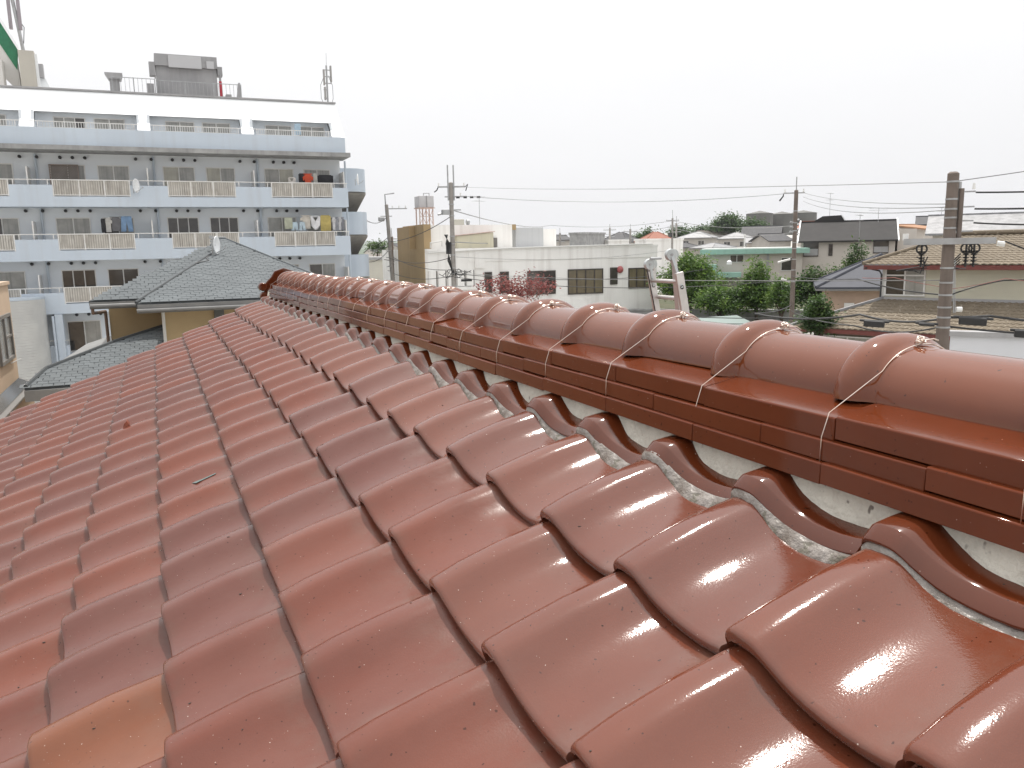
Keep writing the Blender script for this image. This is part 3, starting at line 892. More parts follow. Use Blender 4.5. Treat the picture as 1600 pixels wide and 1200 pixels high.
# building behind, upper left, with green side panel
t = thing('office_building', 'white and beige building with a green side panel rising behind the apartment block', 'building', (-14, 80, 0))
w_ = lambda b, n, m, **k: b.build(n, m, t, world=True, **k)
M_OFFW = mat('off white wall', (.60, .58, .55), .7, col2=(.52, .5, .47), nscale=.4)
M_BEIGE = mat('beige wall panel', (.47, .44, .38), .7, col2=(.42, .39, .34), nscale=.5)
w_(MB().box(-20, -8.6, 76, 92, 0, 21.4), 'wall', M_OFFW)
w_(MB().prism([(-8.2, 75, 21.0), (-8.3, 75, 24.15), (-12.5, 75, 32.9), (-12.5, 75, 26.0)], (0, .6, 0)), 'gable_wall', M_OFFW)
w_(MB().prism([(-8.33, 74.94, 22.8), (-8.12, 74.94, 24.25), (-11.6, 74.94, 31.6), (-11.7, 74.94, 29.2)], (0, .058, 0)), 'green_panel', mat('green corrugated panel', (.02, .20, .09), .5, col2=(.01, .13, .06), nscale=1.5, streak=(.01, .09, .04), streak_scale=(8, 8, .2)))
w_(MB().prism([(-8.05, 74.8, 24.1), (-8.05, 74.8, 24.5), (-12.4, 74.8, 33.3), (-12.4, 74.8, 32.7)], (0, .9, 0)), 'roof_edge', M_AWHITE)
w_(MB().box(-8.1, -7.05, 74.3, 78, 17, 24.15), 'stair_tower', M_BEIGE)
w_(MB().box(-7.05, -6.85, 74.6, 78, 17, 24.0), 'tower_side', M_AWHITE)
w_(MB().box(-6.85, -6.55, 74.6, 75.2, 22.3, 23.3), 'duct', M_GREYM)
w_(MB().box(-11, -9.15, 73.5, 75, 17, 23.3), 'tank', M_OFFW)
w_(MB().prism([(-6.85, 75, 21.3), (-6.1, 75, 21.3), (-6.5, 75, 22.3), (-6.85, 75, 22.3)], (0, 1, 0)), 'brace', M_AWHITE)
t = thing('antenna_mast', 'tall grey antenna mast on the building with the green panel', 'antenna', (-8.1, 77, 24.2))
MB().tube([(-7.95, 77, 24.2), (-8.6, 77, 31)], .13, 8).build('pole', M_STEEL, t, world=True, smooth=40)
for dx in (-.3, .35): MB().box(-8.35 + dx - .12, -8.35 + dx + .12, 76.8, 77.1, 26.2, 30.5).build('antenna_panel', mat('antenna mauve grey', (.27, .24, .26), .5), t, world=True, bevel=.03)
MB().tube([(-8.1, 76.9, 27), (-7.75, 76.9, 26.4), (-7.9, 76.9, 25.2)], .03, 5).build('cable', M_DARK, t, world=True)
# ------------------------------------------------------------------ grey shingled house beyond the gable
M_SHING = mat('grey green roof shingle', (0.108, 0.121, 0.129), 0.8, .3, col2=(0.090, 0.101, 0.108), nscale=1.5, bump=0.25, bscale=120, objrand=0.10)
M_SHBED = mat('dark shingle underlay', (0.05, 0.056, 0.06), 0.85)
M_TAN = mat('tan stucco', (0.43, 0.325, 0.185), 0.85, col2=(0.37, 0.28, 0.16), nscale=1.2, bump=0.25, bscale=90)
M_FASC = mat('grey fascia', (0.19, 0.19, 0.185), 0.6, col2=(0.15, 0.15, 0.15), nscale=3)
M_GUT = mat('white gutter', (0.62, 0.62, 0.60), 0.5)
M_BRNPIPE = mat('brown rain pipe', (0.15, 0.10, 0.075), 0.5)
shh = thing('shingled_house', 'tan stucco house with grey shingled hip roof standing between our roof and the apartment block', 'house', (1.8, 24, 0))
S_ = lambda b, n, m, p=shh, **k: b.build(n, m, p, world=True, **k)
FP = [(-.43, 19.5, 7.58), (4.5, 19.5, 7.58), (2.02, 26, 9.03), (1.67, 26, 9.03), (1.46, 24, 8.585)]
RP = [(-1.49, 21.8, 7.56), (1.0, 21.8, 7.56), (1.72, 25.7, 8.93)]
LP = [(-2.58, 18.6, 6.02), (.12, 18.6, 6.02), (.12, 22.5, 6.81), (-.98, 21.4, 6.587), (-2.29, 19.7, 6.243)]
for nm, pl in (('front_roof_plane', FP), ('side_wing_roof_plane', RP), ('lower_roof_plane', LP)):
    S_(MB().prism(pl, (0, 0, -.12)), nm, M_SHBED)
S_(MB().prism([(4.5, 19.5, 7.575), (4.5, 32, 7.575), (2.02, 26, 9.02)], (0, 0, -.1)), 'right_roof_plane', M_SHING)
S_(MB().prism([(-2.58, 18.62, 6.0), (-2.29, 19.7, 6.22), (.11, 22.5, 6.79), (.11, 25.5, 6.79), (-1.9, 25.5, 6.2)], (0, 0, -.08)), 'lower_side_roof', mat('grey sheet roof', (.22, .225, .225), .6, col2=(.18, .18, .18), nscale=2))
def inside(poly, x, y):
    r = False
    n = len(poly)
    for i in range(n):
        x1, y1, x2, y2 = poly[i][0], poly[i][1], poly[(i + 1) % n][0], poly[(i + 1) % n][1]
        if (y1 > y) != (y2 > y) and x < (x2 - x1) * (y - y1) / (y2 - y1) + x1: r = not r
    return r
def shingles(poly, w, ex, parts):
    y0, z0 = poly[0][1], poly[0][2]
    far = max(poly, key=lambda p: p[1])
    sl = (far[2] - z0) / (far[1] - y0)
    L = ex * 1.25
    ang = math.atan(sl) - 0.02
    b = MB()
    shape = MB().box(-w / 2 + .006, w / 2 - .006, 0, L, 0, .009)
    me = shape.mesh('shingle', M_SHING) if parts else None
    xs = [p[0] for p in poly]
    row, cnt = 0, 0
    y = y0 - .02
    cs = math.cos(math.atan(sl))
    while y < far[1]:
        x = min(xs) - w + (w / 2 if row % 2 else 0) + rnd.uniform(-.012, .012)
        while x < max(xs) + w:
            if inside(poly, x, y + ex * .5) or (row == 0 and inside(poly, x, y0 + .03)):
                m_ = Matrix.Translation((x + rnd.uniform(-.003, .003), y + rnd.uniform(-.012, .012), z0 + (y - y0) * sl + .014)) @ Matrix.Rotation(ang + rnd.uniform(-.008, .008), 4, 'X')
                if parts and cnt < 300 and x < 1.8:
                    o = link('shingle', me, shh)
                    o.matrix_local = Matrix.Translation(-shh.location) @ m_
                    cnt += 1
                else:
                    b.add([m_ @ Vector(v) for v in shape.v], shape.f)
            x += w
        y += ex * cs
        row += 1
    if b.v: S_(b, 'small_shingles', M_SHING)['kind'] = 'stuff'
shingles(LP, .20, .17, True)
shingles(FP, .19, .165, False)
shingles(RP, .19, .165, False)
def hipcap(pts, r=.035, m=M_SHBED): S_(MB().tube([(p[0], p[1], p[2] + .02) for p in pts], r, 6), 'hip_cap', m)
hipcap([(-.43, 19.5, 7.58), (1.46, 24, 8.585)], .03)
hipcap([(-2.56, 18.65, 6.03), (-2.29, 19.7, 6.25), (-.98, 21.4, 6.59), (.11, 22.5, 6.81)], .045)
hipcap([(4.5, 19.5, 7.58), (2.02, 26, 9.03)], .03, M_SHING)
hipcap([(1.67, 26, 9.03), (2.02, 26, 9.03)], .04, M_SHING)
S_(MB().box(-.40, 4.5, 19.44, 19.52, 7.38, 7.545), 'eave_fascia', M_FASC)
S_(MB().box(-1.48, -.2, 21.72, 21.8, 7.36, 7.52), 'eave_fascia', M_FASC)
S_(MB().prism([(-.42, 19.53, 7.53), (-.42, 19.53, 7.36), (1.4, 23.9, 8.3), (1.46, 24, 8.55)], (.04, 0, 0)), 'verge_fascia', M_FASC)
S_(MB().box(-2.58, .12, 18.52, 18.6, 5.76, 5.98), 'lower_fascia', M_FASC)
S_(MB().box(.13, 4.1, 20.3, 26, 0, 7.42), 'front_wing_wall', M_TAN)
S_(MB().box(-1.13, 2.0, 22.7, 30, 0, 7.45), 'side_wing_wall', M_TAN)
S_(MB().box(-2.2, .1, 19.2, 22.6, 0, 6.0), 'lower_wall', M_HWALL)
S_(MB().box(-.4, 4.2, 19.55, 20.3, 7.35, 7.40), 'soffit', M_FASC)
S_(MB().box(1.20, 1.42, 20.24, 20.3, 3, 7.35), 'dark_trim', mat('dark grey trim', (.09, .095, .09), .6))
S_(MB().tube([(.10, 20.22, 7.33), (.10, 20.22, 5.0)], .035, 8), 'downpipe', M_GUT, smooth=40)
S_(MB().tube([(-1.42, 21.74, 7.38), (-1.42, 21.74, 7.27), (-1.2, 22.55, 7.25), (-1.2, 22.62, 7.15), (-1.2, 22.62, 6.1)], .04, 8), 'downpipe', M_BRNPIPE, smooth=40)
S_(MB().tube([(-1.47, 21.68, 7.43), (-.4, 21.68, 7.43)], .05, 8), 'gutter', M_FASC, smooth=40)
S_(MB().tube([(-.42, 19.40, 7.42), (4.5, 19.40, 7.42)], .035, 8), 'gutter', M_FASC, smooth=40)
d_ = dish('white satellite dish on a short mast at the top of the grey shingle roof', (1.60, 23.9, 8.84), .22, R(65), 0, mast=.35)
t = thing('tv_antenna', 'small rooftop antenna bar on a mast beside the dish on the grey shingle roof', 'antenna', (1.52, 24, 8.55))
MB().tube([(1.52, 24.05, 8.5), (1.52, 24.05, 9.06)], .018, 6).build('mast', M_STEEL, t, world=True)
MB().box(1.45, 1.56, 23.98, 24.1, 9.02, 9.10).tube([(1.52, 24.05, 9.06), (1.9, 24.3, 9.06)], .012, 5).build('head', M_STEEL, t, world=True)
tag(MB().tube([(1.5, 24, 8.6), (1.3, 23.5, 8.5), (1.35, 23.2, 8.44), (1.0, 22.9, 8.38)], .012, 5).build('antenna_cable', M_DARK), 'thin black cable lying on the grey shingles below the dish', 'cable')

# ------------------------------------------------------------------ beige house at the left edge
bh = thing('beige_house', 'beige rendered house wall with a grey framed window at the left edge', 'house', (-6, 26, 0))
B_ = lambda b, n, m, p=bh, **k: b.build(n, m, p, world=True, **k)
M_PINKB = mat('peach beige render', (.53, .40, .29), .85, col2=(.47, .36, .26), nscale=.8, bump=.2, bscale=60)
B_(MB().box(-9.5, -3.42, 12, 24, 0, 7.95), 'wall', M_PINKB)
B_(MB().box(-9.6, -3.38, 11.9, 24.04, 7.95, 8.03), 'parapet_cap', M_PINKB)
f_ = B_(MB().box(-3.43, -3.36, 21.6, 21.68, 6.15, 7.27).box(-3.43, -3.36, 23.42, 23.5, 6.15, 7.27).box(-3.43, -3.36, 21.68, 23.42, 6.15, 6.23).box(-3.43, -3.36, 21.68, 23.42, 7.19, 7.27).box(-3.43, -3.365, 22.5, 22.56, 6.23, 7.19).box(-3.43, -3.37, 22.56, 23.42, 6.7, 6.75), 'window', M_FRAME)
for y_ in (21.68, 22.56):
    q = MB().box(-3.43, -3.40, y_ + .005, y_ + .83, 6.235, 7.185)
    q.v = [tuple(Vector(p) - bh.location) for p in q.v]
    q.build('pane', M_CURT, f_)
B_(MB().box(-3.42, -3.12, 18, 23.9, 0, 5.33), 'porch_wall', M_PINKB)
B_(MB().prism([(-3.42, 18, 5.52), (-3.05, 18, 5.34), (-3.05, 24, 5.34), (-3.42, 24, 5.52)], (0, 0, .05)), 'porch_frame', M_FRAME)
B_(MB().prism([(-3.40, 18.2, 5.575), (-3.14, 18.2, 5.445), (-3.14, 23.8, 5.445), (-3.40, 23.8, 5.575)], (0, 0, .012)), 'porch_pane', M_GLASS)
for i, (za_, zb_) in enumerate(((5.9, 6.15), (5.0, 5.25), (4.6, 4.95))):
    tag(MB().tube([(-4.3, 22.7 + .1 * i, za_ - .15), (-3.8, 22.8, za_ - .02), (-3.2, 23.2, zb_)], .012, 5).build('service_wire', M_GUT), ['upper white service wire sagging beside the beige house', 'middle white service wire sagging below the beige porch', 'lowest white service wire below the beige porch'][i], 'wire')
tag(MB().tube([(-3.15, 23, 5.3), (-3.15, 23, 5.45)], .07, 10).tube([(-3.15, 23, 5.45), (-3.15, 23, 5.52)], [.09, .04], 10).build('insulator', M_GUT, smooth=40), 'white knob insulator beside the beige porch roof', 'insulator')

# ------------------------------------------------------------------ white commercial building and the one behind it
M_WWALL = mat('stained white wall', (0.82, 0.81, 0.79), 0.75, col2=(0.76, 0.75, 0.725), nscale=.35, streak=(.52, .49, .46), streak_amt=.5, streak_scale=(1.7, 1.7, .10), bump=.1)
M_BROWN = mat('ochre brown side wall', (.36, .26, .14), .8, col2=(.31, .225, .12), nscale=.5, streak=(.26, .18, .09), streak_scale=(2, 2, .15))
M_RUST = mat('rusty pink steel', (.46, .30, .25), .8, col2=(.58, .50, .46), nscale=3)
M_MULL = mat('dark bronze mullion', (.055, .045, .04), .5)
wb = thing('white_building', 'long stained white two storey building with bronze framed windows behind the ridge', 'building', (25, 56, 0))
W_ = lambda b, n, m, p=wb, **k: b.build(n, m, p, world=True, **k)
W_(MB().box(16.42, 34.5, 52, 63, 0, 8.5), 'wall', M_WWALL)
W_(MB().box(16.36, 16.42, 52.0, 55.35, 0, 8.66), 'side_wall', M_BROWN)
W_(MB().box(16.425, 34.56, 51.94, 63.06, 8.5, 8.66), 'parapet_cap', M_WWALL)
W_(MB().box(19.5, 34.5, 51.96, 51.998, 7.75, 8.5), 'upper_band', M_WWALL)
M_GOLD = mat('tan blind behind glass', (.18, .15, .095), .25, col2=(.13, .11, .075), nscale=1.5, coat=.6, streak=(.08, .07, .05), streak_scale=(7, 7, .3))
def wwin(x0, x1, z0, z1, n, m=M_GOLD):
    b = MB()
    f = .08
    b.box(x0, x1, 51.93, 51.99, z0, z0 + f).box(x0, x1, 51.93, 51.99, z1 - f, z1)
    for i in range(n + 1):
        xx = min(max(x0 + (x1 - x0) * i / n - f / 2, x0), x1 - f)
        b.box(xx, xx + f, 51.932, 51.99, z0 + f, z1 - f)
    fo = W_(b, 'window', M_MULL)
    for i in range(n):
        q = MB().box(x0 + (x1 - x0) * i / n + .045, x0 + (x1 - x0) * (i + 1) / n - .045, 51.965, 51.985, z0 + f, z1 - f)
        q.v = [tuple(Vector(p) - wb.location) for p in q.v]
        q.build('pane', m, fo)
wwin(20.6, 21.15, 5.6, 7.03, 1, M_GLASS)
wwin(21.74, 22.4, 5.55, 7.02, 1, M_GLASS)
wwin(23.8, 26.0, 5.35, 7.0, 2, M_GLASS)
wwin(26.98, 29.86, 5.24, 7.03, 4)
wwin(30.45, 31.06, 5.84, 7.07, 1, M_GLASS)
wwin(32.0, 34.1, 5.5, 6.99, 3)
for i, x in enumerate((16.6, 17.25, 17.95, 18.6, 19.25)):
    W_(MB().box(x, x + .5, 51.85, 51.995, 6.15, 7.2), 'louvre_panel', M_WWALL)
    W_(MB().box(x + .51, x + .6, 51.97, 51.996, 6.15, 7.2), 'dark_slot', M_MULL)
W_(MB().box(16.42, 20.5, 51.6, 52, 5.9, 6.1), 'canopy', M_WWALL)
W_(MB().tube([(16.6, 51.85, 8.42), (22.5, 51.85, 8.62), (34, 51.85, 8.72)], .05, 6), 'roof_pipe', M_GUT)
W_(MB().box(19.9, 20.6, 51.9, 52, 7.3, 8.3), 'patch', M_WWALL)
W_(MB().tube([(16.8, 51.9, 8.7), (16.8, 51.9, 9.05), (17.6, 51.9, 9.15), (17.6, 51.9, 8.8)], .05, 6), 'roof_pipe', M_GUT)
V, F = [], []
t = thing('alarm_lamp', 'round red alarm lamp on the white wall beside the narrow window', 'lamp', (31.28, 51.9, 6.9))
MB().tube([(31.28, 51.99, 6.9), (31.28, 51.9, 6.9), (31.28, 51.8, 6.9), (31.28, 51.74, 6.9)], [.26, .26, .18, .05], 12).build('dome', mat('faded red plastic', (.36, .09, .09), .4), t, world=True, smooth=40)
rb = thing('rear_building', 'taller white building with ochre brown side wall behind the long white building', 'building', (20, 60, 0))
R_ = lambda b, n, m, p=rb, **k: b.build(n, m, p, world=True, **k)
R_(MB().box(17.31, 23.6, 54, 58.3, 8.3, 10.26), 'wall', M_WWALL)
R_(MB().box(16.8, 17.31, 53.3, 58.3, 8.3, 10.30), 'side_wall', M_BROWN)
R_(MB().box(16.40, 17.3, 55.35, 58.4, 0, 10.2), 'brown_core', M_BROWN)
R_(MB().box(23.6, 24.0, 54.2, 54.8, 9.9, 10.28), 'brown_block', M_BROWN)
R_(MB().prism([(19.2, 53.4, 8.6), (21.9, 53.4, 8.6), (21.9, 53.4, 9.72), (19.2, 53.4, 9.48)], (0, .6, 0)), 'lean_to', mat('cream lean-to panel', (.50, .47, .36), .7, streak=(.3, .3, .26), streak_scale=(4, 4, .2)))
R_(MB().prism([(19.1, 53.3, 9.50), (22.0, 53.3, 9.75), (22.0, 53.3, 9.80), (19.1, 53.3, 9.55)], (0, .75, 0)), 'lean_to_roof', M_RUST)
R_(MB().box(21.95, 22.4, 53.9, 53.99, 8.7, 9.35), 'door', M_FRAME)
R_(MB().box(24.1, 26.3, 54.5, 57, 8.5, 10.05), 'grey_shed', mat('pale grey ribbed shed', (.45, .46, .47), .6, streak=(.36, .37, .38), streak_scale=(9, 9, .1)))
R_(MB().box(26.35, 27.6, 55.0, 57, 8.5, 9.95), 'white_shed', M_WWALL)
R_(MB().box(19.4, 20.15, 54.4, 55, 10.26, 10.66), 'air_unit', mat('beige unit', (.48, .46, .4), .6), bevel=.03)
R_(MB().tube([(20.3, 54.4, 10.46), (20.5, 54.4, 10.46)], .18, 12), 'air_unit_fan', M_STEEL)
tk = thing('water_tank', 'white water tank on a rusty pink steel tower above the brown wall', 'water tank', (17.4, 55, 10.3))
b = MB()
for x in (16.92, 17.38, 17.86):
    for y in (54.4, 55.2): b.bar((x, y, 10.2), (x, y, 11.42), .07)
for x0, x1 in ((16.92, 17.38), (17.38, 17.86)):
    b.bar((x0, 54.4, 10.3), (x1, 54.4, 11.3), .03).bar((x1, 54.4, 10.3), (x0, 54.4, 11.3), .03)
b.bar((16.9, 54.4, 10.85), (17.9, 54.4, 10.85), .04)
b.box(16.82, 17.96, 54.2, 55.4, 11.40, 11.46)
b.build('tower', M_RUST, tk, world=True)
MB().box(16.86, 17.92, 54.25, 55.35, 11.46, 12.24).build('tank', mat('chalky tank white', (.55, .54, .55), .7, col2=(.45, .44, .45), nscale=1.5), tk, world=True, bevel=.04)
b = MB().box(17.36, 17.42, 54.2, 54.25, 11.46, 12.24)
for x in (17.3, 17.7): b.tube([(x, 54.6, 12.24), (x, 54.6, 12.42)], .03, 6)
b.tube([(17.3, 54.6, 12.42), (17.7, 54.6, 12.42)], .025, 6)
b.build('tank_pipes', M_GREYM, tk, world=True)
def tv_antenna(label, p, h, rz, w=1.2, n=8):
    t = thing('tv_antenna', label, 'antenna', p, rz)
    MB().tube([(0, 0, 0), (0, 0, h)], .02, 6).build('mast', M_STEEL, t)
    for k, z in enumerate((h - .05, h * .82)):
        b = MB().tube([(-w / 2, 0, z), (w / 2, 0, z)], .012, 5)
        for i in range(n): b.tube([(-w / 2 + w * i / (n - 1), -.28 + .02 * i, z), (-w / 2 + w * i / (n - 1), .28 - .02 * i, z)], .008, 4)
        b.build('elements', M_STEEL, t)
tv_antenna('thin TV antenna on the white building right of the water tank', (21.3, 54.4, 10.26), 2.0, .3, .9)

# ------------------------------------------------------------------ houses to the right
def house(name, label, A, B, d, base, eave, ridge, roof, wall_m, roof_m, ov=.5, wins=(), trim=None, cat='house', group=None, frame=M_ALU, over_x=None):
    """box of a house: facade from A to B as seen from our roof, depth d away from us"""
    ax, ay = A
    w = math.hypot(B[0] - ax, B[1] - ay)
    t = thing(name, label, cat, (ax, ay, base), math.atan2(B[1] - ay, B[0] - ax), group)
    e, rg = eave - base, ridge - base
    ox = ov if over_x is None else over_x
    th = .14
    if roof == 'gable':
        MB().prism([(0, 0, 0), (0, d, 0), (0, d, e), (0, d / 2, rg - .12), (0, 0, e)], (w, 0, 0)).build('wall', wall_m, t)
        s_ = (rg - e) / (d / 2)
        for nm, y0, y1 in (('front_roof', -ov, d / 2), ('back_roof', d + ov, d / 2)):
            z0 = e - ov * s_
            MB().prism([(-ox, y0, z0), (w + ox, y0, z0), (w + ox, y1, rg), (-ox, y1, rg)], (0, 0, th)).build(nm, roof_m, t)
        MB().box(-ox - .02, w + ox + .02, d / 2 - .12, d / 2 + .12, rg + th - .03, rg + th + .07).build('roof_ridge', roof_m, t)
    elif roof == 'hip':
        MB().box(0, w, 0, d, 0, e).build('wall', wall_m, t)
        k = min(d / 2 + ov, (w + 2 * ov) / 2 - .3)
        a, b_, c_, f_ = (-ov, -ov, e), (w + ov, -ov, e), (w + ov, d + ov, e), (-ov, d + ov, e)
        r1, r2 = (-ov + k, d / 2, rg), (w + ov - k, d / 2, rg)
        for nm, pl in (('front_roof', [a, b_, r2, r1]), ('right_roof', [b_, c_, r2]), ('back_roof', [c_, f_, r1, r2]), ('left_roof', [f_, a, r1])):
            MB().prism(pl, (0, 0, .10)).build(nm, roof_m, t)
        rm = trim or roof_m
        b = MB().tube([r1, r2], .12, 6)
        for p, q in ((a, r1), (b_, r2), (c_, r2), (f_, r1)): b.tube([Vector(p) + Vector((0, 0, .1)), Vector(q) + Vector((0, 0, .1))], .09, 6)
        b.build('roof_ridges', rm, t)
        MB().box(-ov, w + ov, -ov, d + ov, e - .10, e - .003).build('eave', M_FASC, t)
    else:
        MB().box(0, w, 0, d, 0, e).build('wall', wall_m, t)
        MB().box(-ov, w + ov, -ov, d + ov, e, rg).build('roof_slab', roof_m, t)
    for (x0, x1, z0, z1, pn) in wins:
        window(t, x0, x1, z0 - base, z1 - base, -.01, tuple(pn), frame=frame, world=False)
    return t
M_SLATE = mat('dark slate roof', (.036, .034, .034), .75, .2, col2=(.028, .027, .027), nscale=1.5, bump=.2, bscale=12)
M_BLUEGREY = mat('blue grey sheet roof', (.062, .066, .082), .65, .25, col2=(.05, .054, .068), nscale=1)
M_LGREY = mat('pale grey tile roof', (.28, .28, .29), .55, col2=(.17, .17, .175), nscale=2, bump=.3, bscale=10)
M_MGREY = mat('mid grey tile roof', (.075, .075, .08), .7, .25, col2=(.055, .055, .058), nscale=2, bump=.3, bscale=10)
M_BRNROOF = mat('brown grey tile roof', (.12, .10, .088), .7, .25, col2=(.09, .08, .07), nscale=2, bump=.3, bscale=10)
M_REDROOF = mat('orange red tile roof', (.30, .125, .085), .75, .25, col2=(.24, .105, .075), nscale=2, bump=.3, bscale=10)
M_ORROOF = mat('orange tile roof', (.36, .20, .12), .75, .25, col2=(.30, .17, .10), nscale=2)
M_PALE = mat('pale house wall', (.52, .48, .44), .8, col2=(.46, .42, .38), nscale=.6)
M_PALE2 = mat('greige house wall', (.42, .39, .36), .8, col2=(.36, .34, .31), nscale=.6)
M_MINT = mat('mint green trim', (.27, .46, .39), .6, col2=(.24, .40, .34), nscale=1, streak=(.2, .32, .28), streak_scale=(4, 4, .3))
M_CREAM = mat('cream siding', (.55, .53, .42), .75, col2=(.49, .47, .38), nscale=.6)
# mint trimmed block
mb = house('mint_trimmed_house', 'beige flat roofed block with mint green roof band behind the trees', (45.0, 60.0), (51.2, 54.9), 7, 4.0, 7.70, 8.12, 'flat', M_PALE, M_MINT, .55,
           wins=[(2.0, 3.2, 6.98, 7.65, 'dd'), (6.3, 7.3, 6.2, 7.35, 'd')])
m_ = lambda b, n, m: b.build(n, m, mb)
m_(MB().box(-.8, .9, -2.2, 0, .9, 2.85), 'mint_annex', M_MINT)
m_(MB().box(.9, 3.0, -1.8, 0, 1.75, 2.15), 'mint_canopy', M_MINT)
m_(MB().box(5.1, 5.3, -.12, 0, 0, 3.7), 'dark_pilaster', M_GREYM)
m_(MB().box(-.4, 7.9, -.2, 6.8, 4.12, 4.22), 'roof_deck', mat('white roof deck', (.68, .68, .67), .7))
tag(MB().tube([(0, 0, 0), (0, 0, .25), (0, 0, .36)], [.22, .22, .05], 10).build('roof_vent', M_AWHITE, smooth=40), 'white domed vent on the mint green annex', 'vent').location = (45.6, 57.6, 6.85)
# long house with dark slate roof
dh = house('slate_roof_house', 'long pale house with dark slate gable roof and white verge boards', (54.4, 58.6), (59.9, 53.0), 7.5, 4.0, 8.75, 10.35, 'gable', M_PALE, M_SLATE, .45,
           wins=[(.25, 1.55, 7.3, 8.7, 'd'), (2.4, 2.75, 7.35, 8.4, 'd'), (4.5, 4.85, 7.65, 8.42, 'd'), (6.1, 7.35, 7.5, 8.75, 'd')], frame=M_MULL, over_x=.25)
w = 7.85
b = MB()
for x in (-.3, w + .2): b.prism([(x, -.47, 4.55), (x + .1, -.47, 4.55), (x + .1, 3.75, 6.52), (x, 3.75, 6.52)], (0, 0, .14)).prism([(x, 8.0, 4.55), (x + .1, 8.0, 4.55), (x + .1, 3.75, 6.52), (x, 3.75, 6.52)], (0, 0, .14))
b.build('verge_boards', M_AWHITE, dh)
MB().prism([(.5, 3.8, 5.6), (.75, 3.8, 6.45), (1.7, 3.8, 7.0), (3.3, 3.8, 7.05), (3.7, 3.8, 6.4), (3.7, 3.8, 5.6)], (0, 2.6, 0)).build('cross_gable', M_SLATE, dh)
MB().prism([(3.30, 3.75, 7.08), (3.36, 3.75, 7.12), (3.80, 3.75, 6.46), (3.70, 3.75, 6.44)], (0, 2.7, 0)).build('cross_verge', M_AWHITE, dh)
for i, (x0, x1, za_, zb_) in enumerate(((.3, 1.5, 3.4, 4.0), (6.15, 7.3, 3.6, 4.1))): MB().box(x0, x1, -.06, -.02, za_, zb_).build('shutter', M_GREYM, dh)
MB().box(8.1, 9.6, 1.2, 6, 0, 5.6).build('end_wing', M_PALE, dh)
# low blue grey roof
lg = house('blue_grey_roof_house', 'low tan house with blue grey sheet hip roof beside the cream house', (33.6, 34.2), (38.6, 29.6), 6, 2.0, 6.08, 7.75, 'hip', mat('tan pink wall', (.40, .29, .22), .8, col2=(.35, .26, .2)), M_BLUEGREY, .5)
MB().box(1.0, 1.5, -.08, 0, 2.7, 3.3).build('meter_box', M_GUT, lg)
# cream two storey house with tan tile roofs
ch = thing('cream_house', 'two storey cream sided house with tan wavy tile roofs and red brown eaves', 'house', (28.2, 25.5, 2.0), math.atan2(21.3 - 25.5, 29.9 - 28.2))
c_ = lambda b, n, m, **k: b.build(n, m, ch, **k)
M_TTILE = mat('tan weathered tile', (.145, .118, .086), .8, .25, col2=(.19, .157, .116), nscale=1.6, fleck=((.32, .28, .23), 9, .62, .7), bump=.3, bscale=40)
M_REDB = mat('red brown fascia', (.15, .035, .028), .6, col2=(.12, .03, .025), nscale=3)
L_ = 12.0
c_(MB().box(0, L_, 0, 6, 0, 5.5), 'wall', M_CREAM)
b = MB()
for i in range(9): b.box(.12, L_, -.014, -.001, 4.27 + .142 * i, 4.27 + .142 * i + .128)
c_(b, 'siding_boards', M_CREAM)['kind'] = 'stuff'
window(ch, .12, 1.72, 4.32, 5.50, -.02, ('d', 'c'), frame=M_ALU, fw=.06, world=False)
c_(MB().box(.16, 1.68, -.075, -.015, 5.14, 5.2), 'window_transom', M_ALU)
c_(MB().box(0, .11, -.03, .1, 2, 5.5), 'corner_post', M_GUT)
def wavy(x0, x1, ye, ze, yr, zr, cutl=0.0, pitch=.235, row=.27):
    """tile slope rising from the eave (ye, ze) to (yr, zr); left end cut back along a hip"""
    V, F = [], []
    nr_ = max(2, int(math.hypot(yr - ye, zr - ze) / row))
    for r_ in range(nr_):
        t0, t1 = r_ / nr_, (r_ + 1) / nr_
        xl_ = x0 + cutl * t0
        nx = int((x1 - xl_) / pitch * 6)
        base_ = len(V)
        for i in range(nx + 1):
            x = xl_ + (x1 - xl_) * i / nx
            ph = (x - x0) / pitch
            h = .035 * (abs(math.sin(math.pi * ph)) ** .8)
            V += [(x, ye + (yr - ye) * t0, ze + (zr - ze) * t0 + h + .020), (x, ye + (yr - ye) * t1, ze + (zr - ze) * t1 + h), (x, ye + (yr - ye) * t0, ze + (zr - ze) * t0 + h - .02)]
        for i in range(nx):
            q = base_ + 3 * i
            F += [(q, q + 3, q + 4, q + 1), (q + 2, q + 5, q + 3, q)]
    return MB().add(V, F)
o = c_(wavy(-.62, L_ + .6, -.62, 5.62, 3.0, 6.75, 2.6), 'upper_roof_tiles', M_TTILE, smooth=50); o['kind'] = 'stuff'
c_(MB().prism([(-.62, -.6, 5.6), (-.62, 6.6, 5.6), (1.98, 3.0, 6.75)], (0, 0, .05)), 'upper_roof_end', M_TTILE)
c_(MB().prism([(L_ + .6, 6.6, 5.6), (-.62, 6.6, 5.6), (1.98, 3.0, 6.75), (L_, 3.0, 6.75)], (0, 0, .05)), 'upper_roof_back', M_TTILE)
c_(MB().tube([(1.98, 3.0, 6.86), (L_ + .5, 3.0, 6.86)], .1, 8), 'roof_ridge', M_TTILE)
c_(MB().tube([(-.62, -.6, 5.68), (1.98, 3.0, 6.82)], .08, 8), 'hip_ridge', M_TTILE)
c_(MB().box(-.58, L_ + .6, -.6, -.52, 5.42, 5.60), 'red_fascia', M_REDB)
c_(MB().box(-.58, L_ + .6, -.52, 0, 5.42, 5.46), 'soffit', M_REDB)
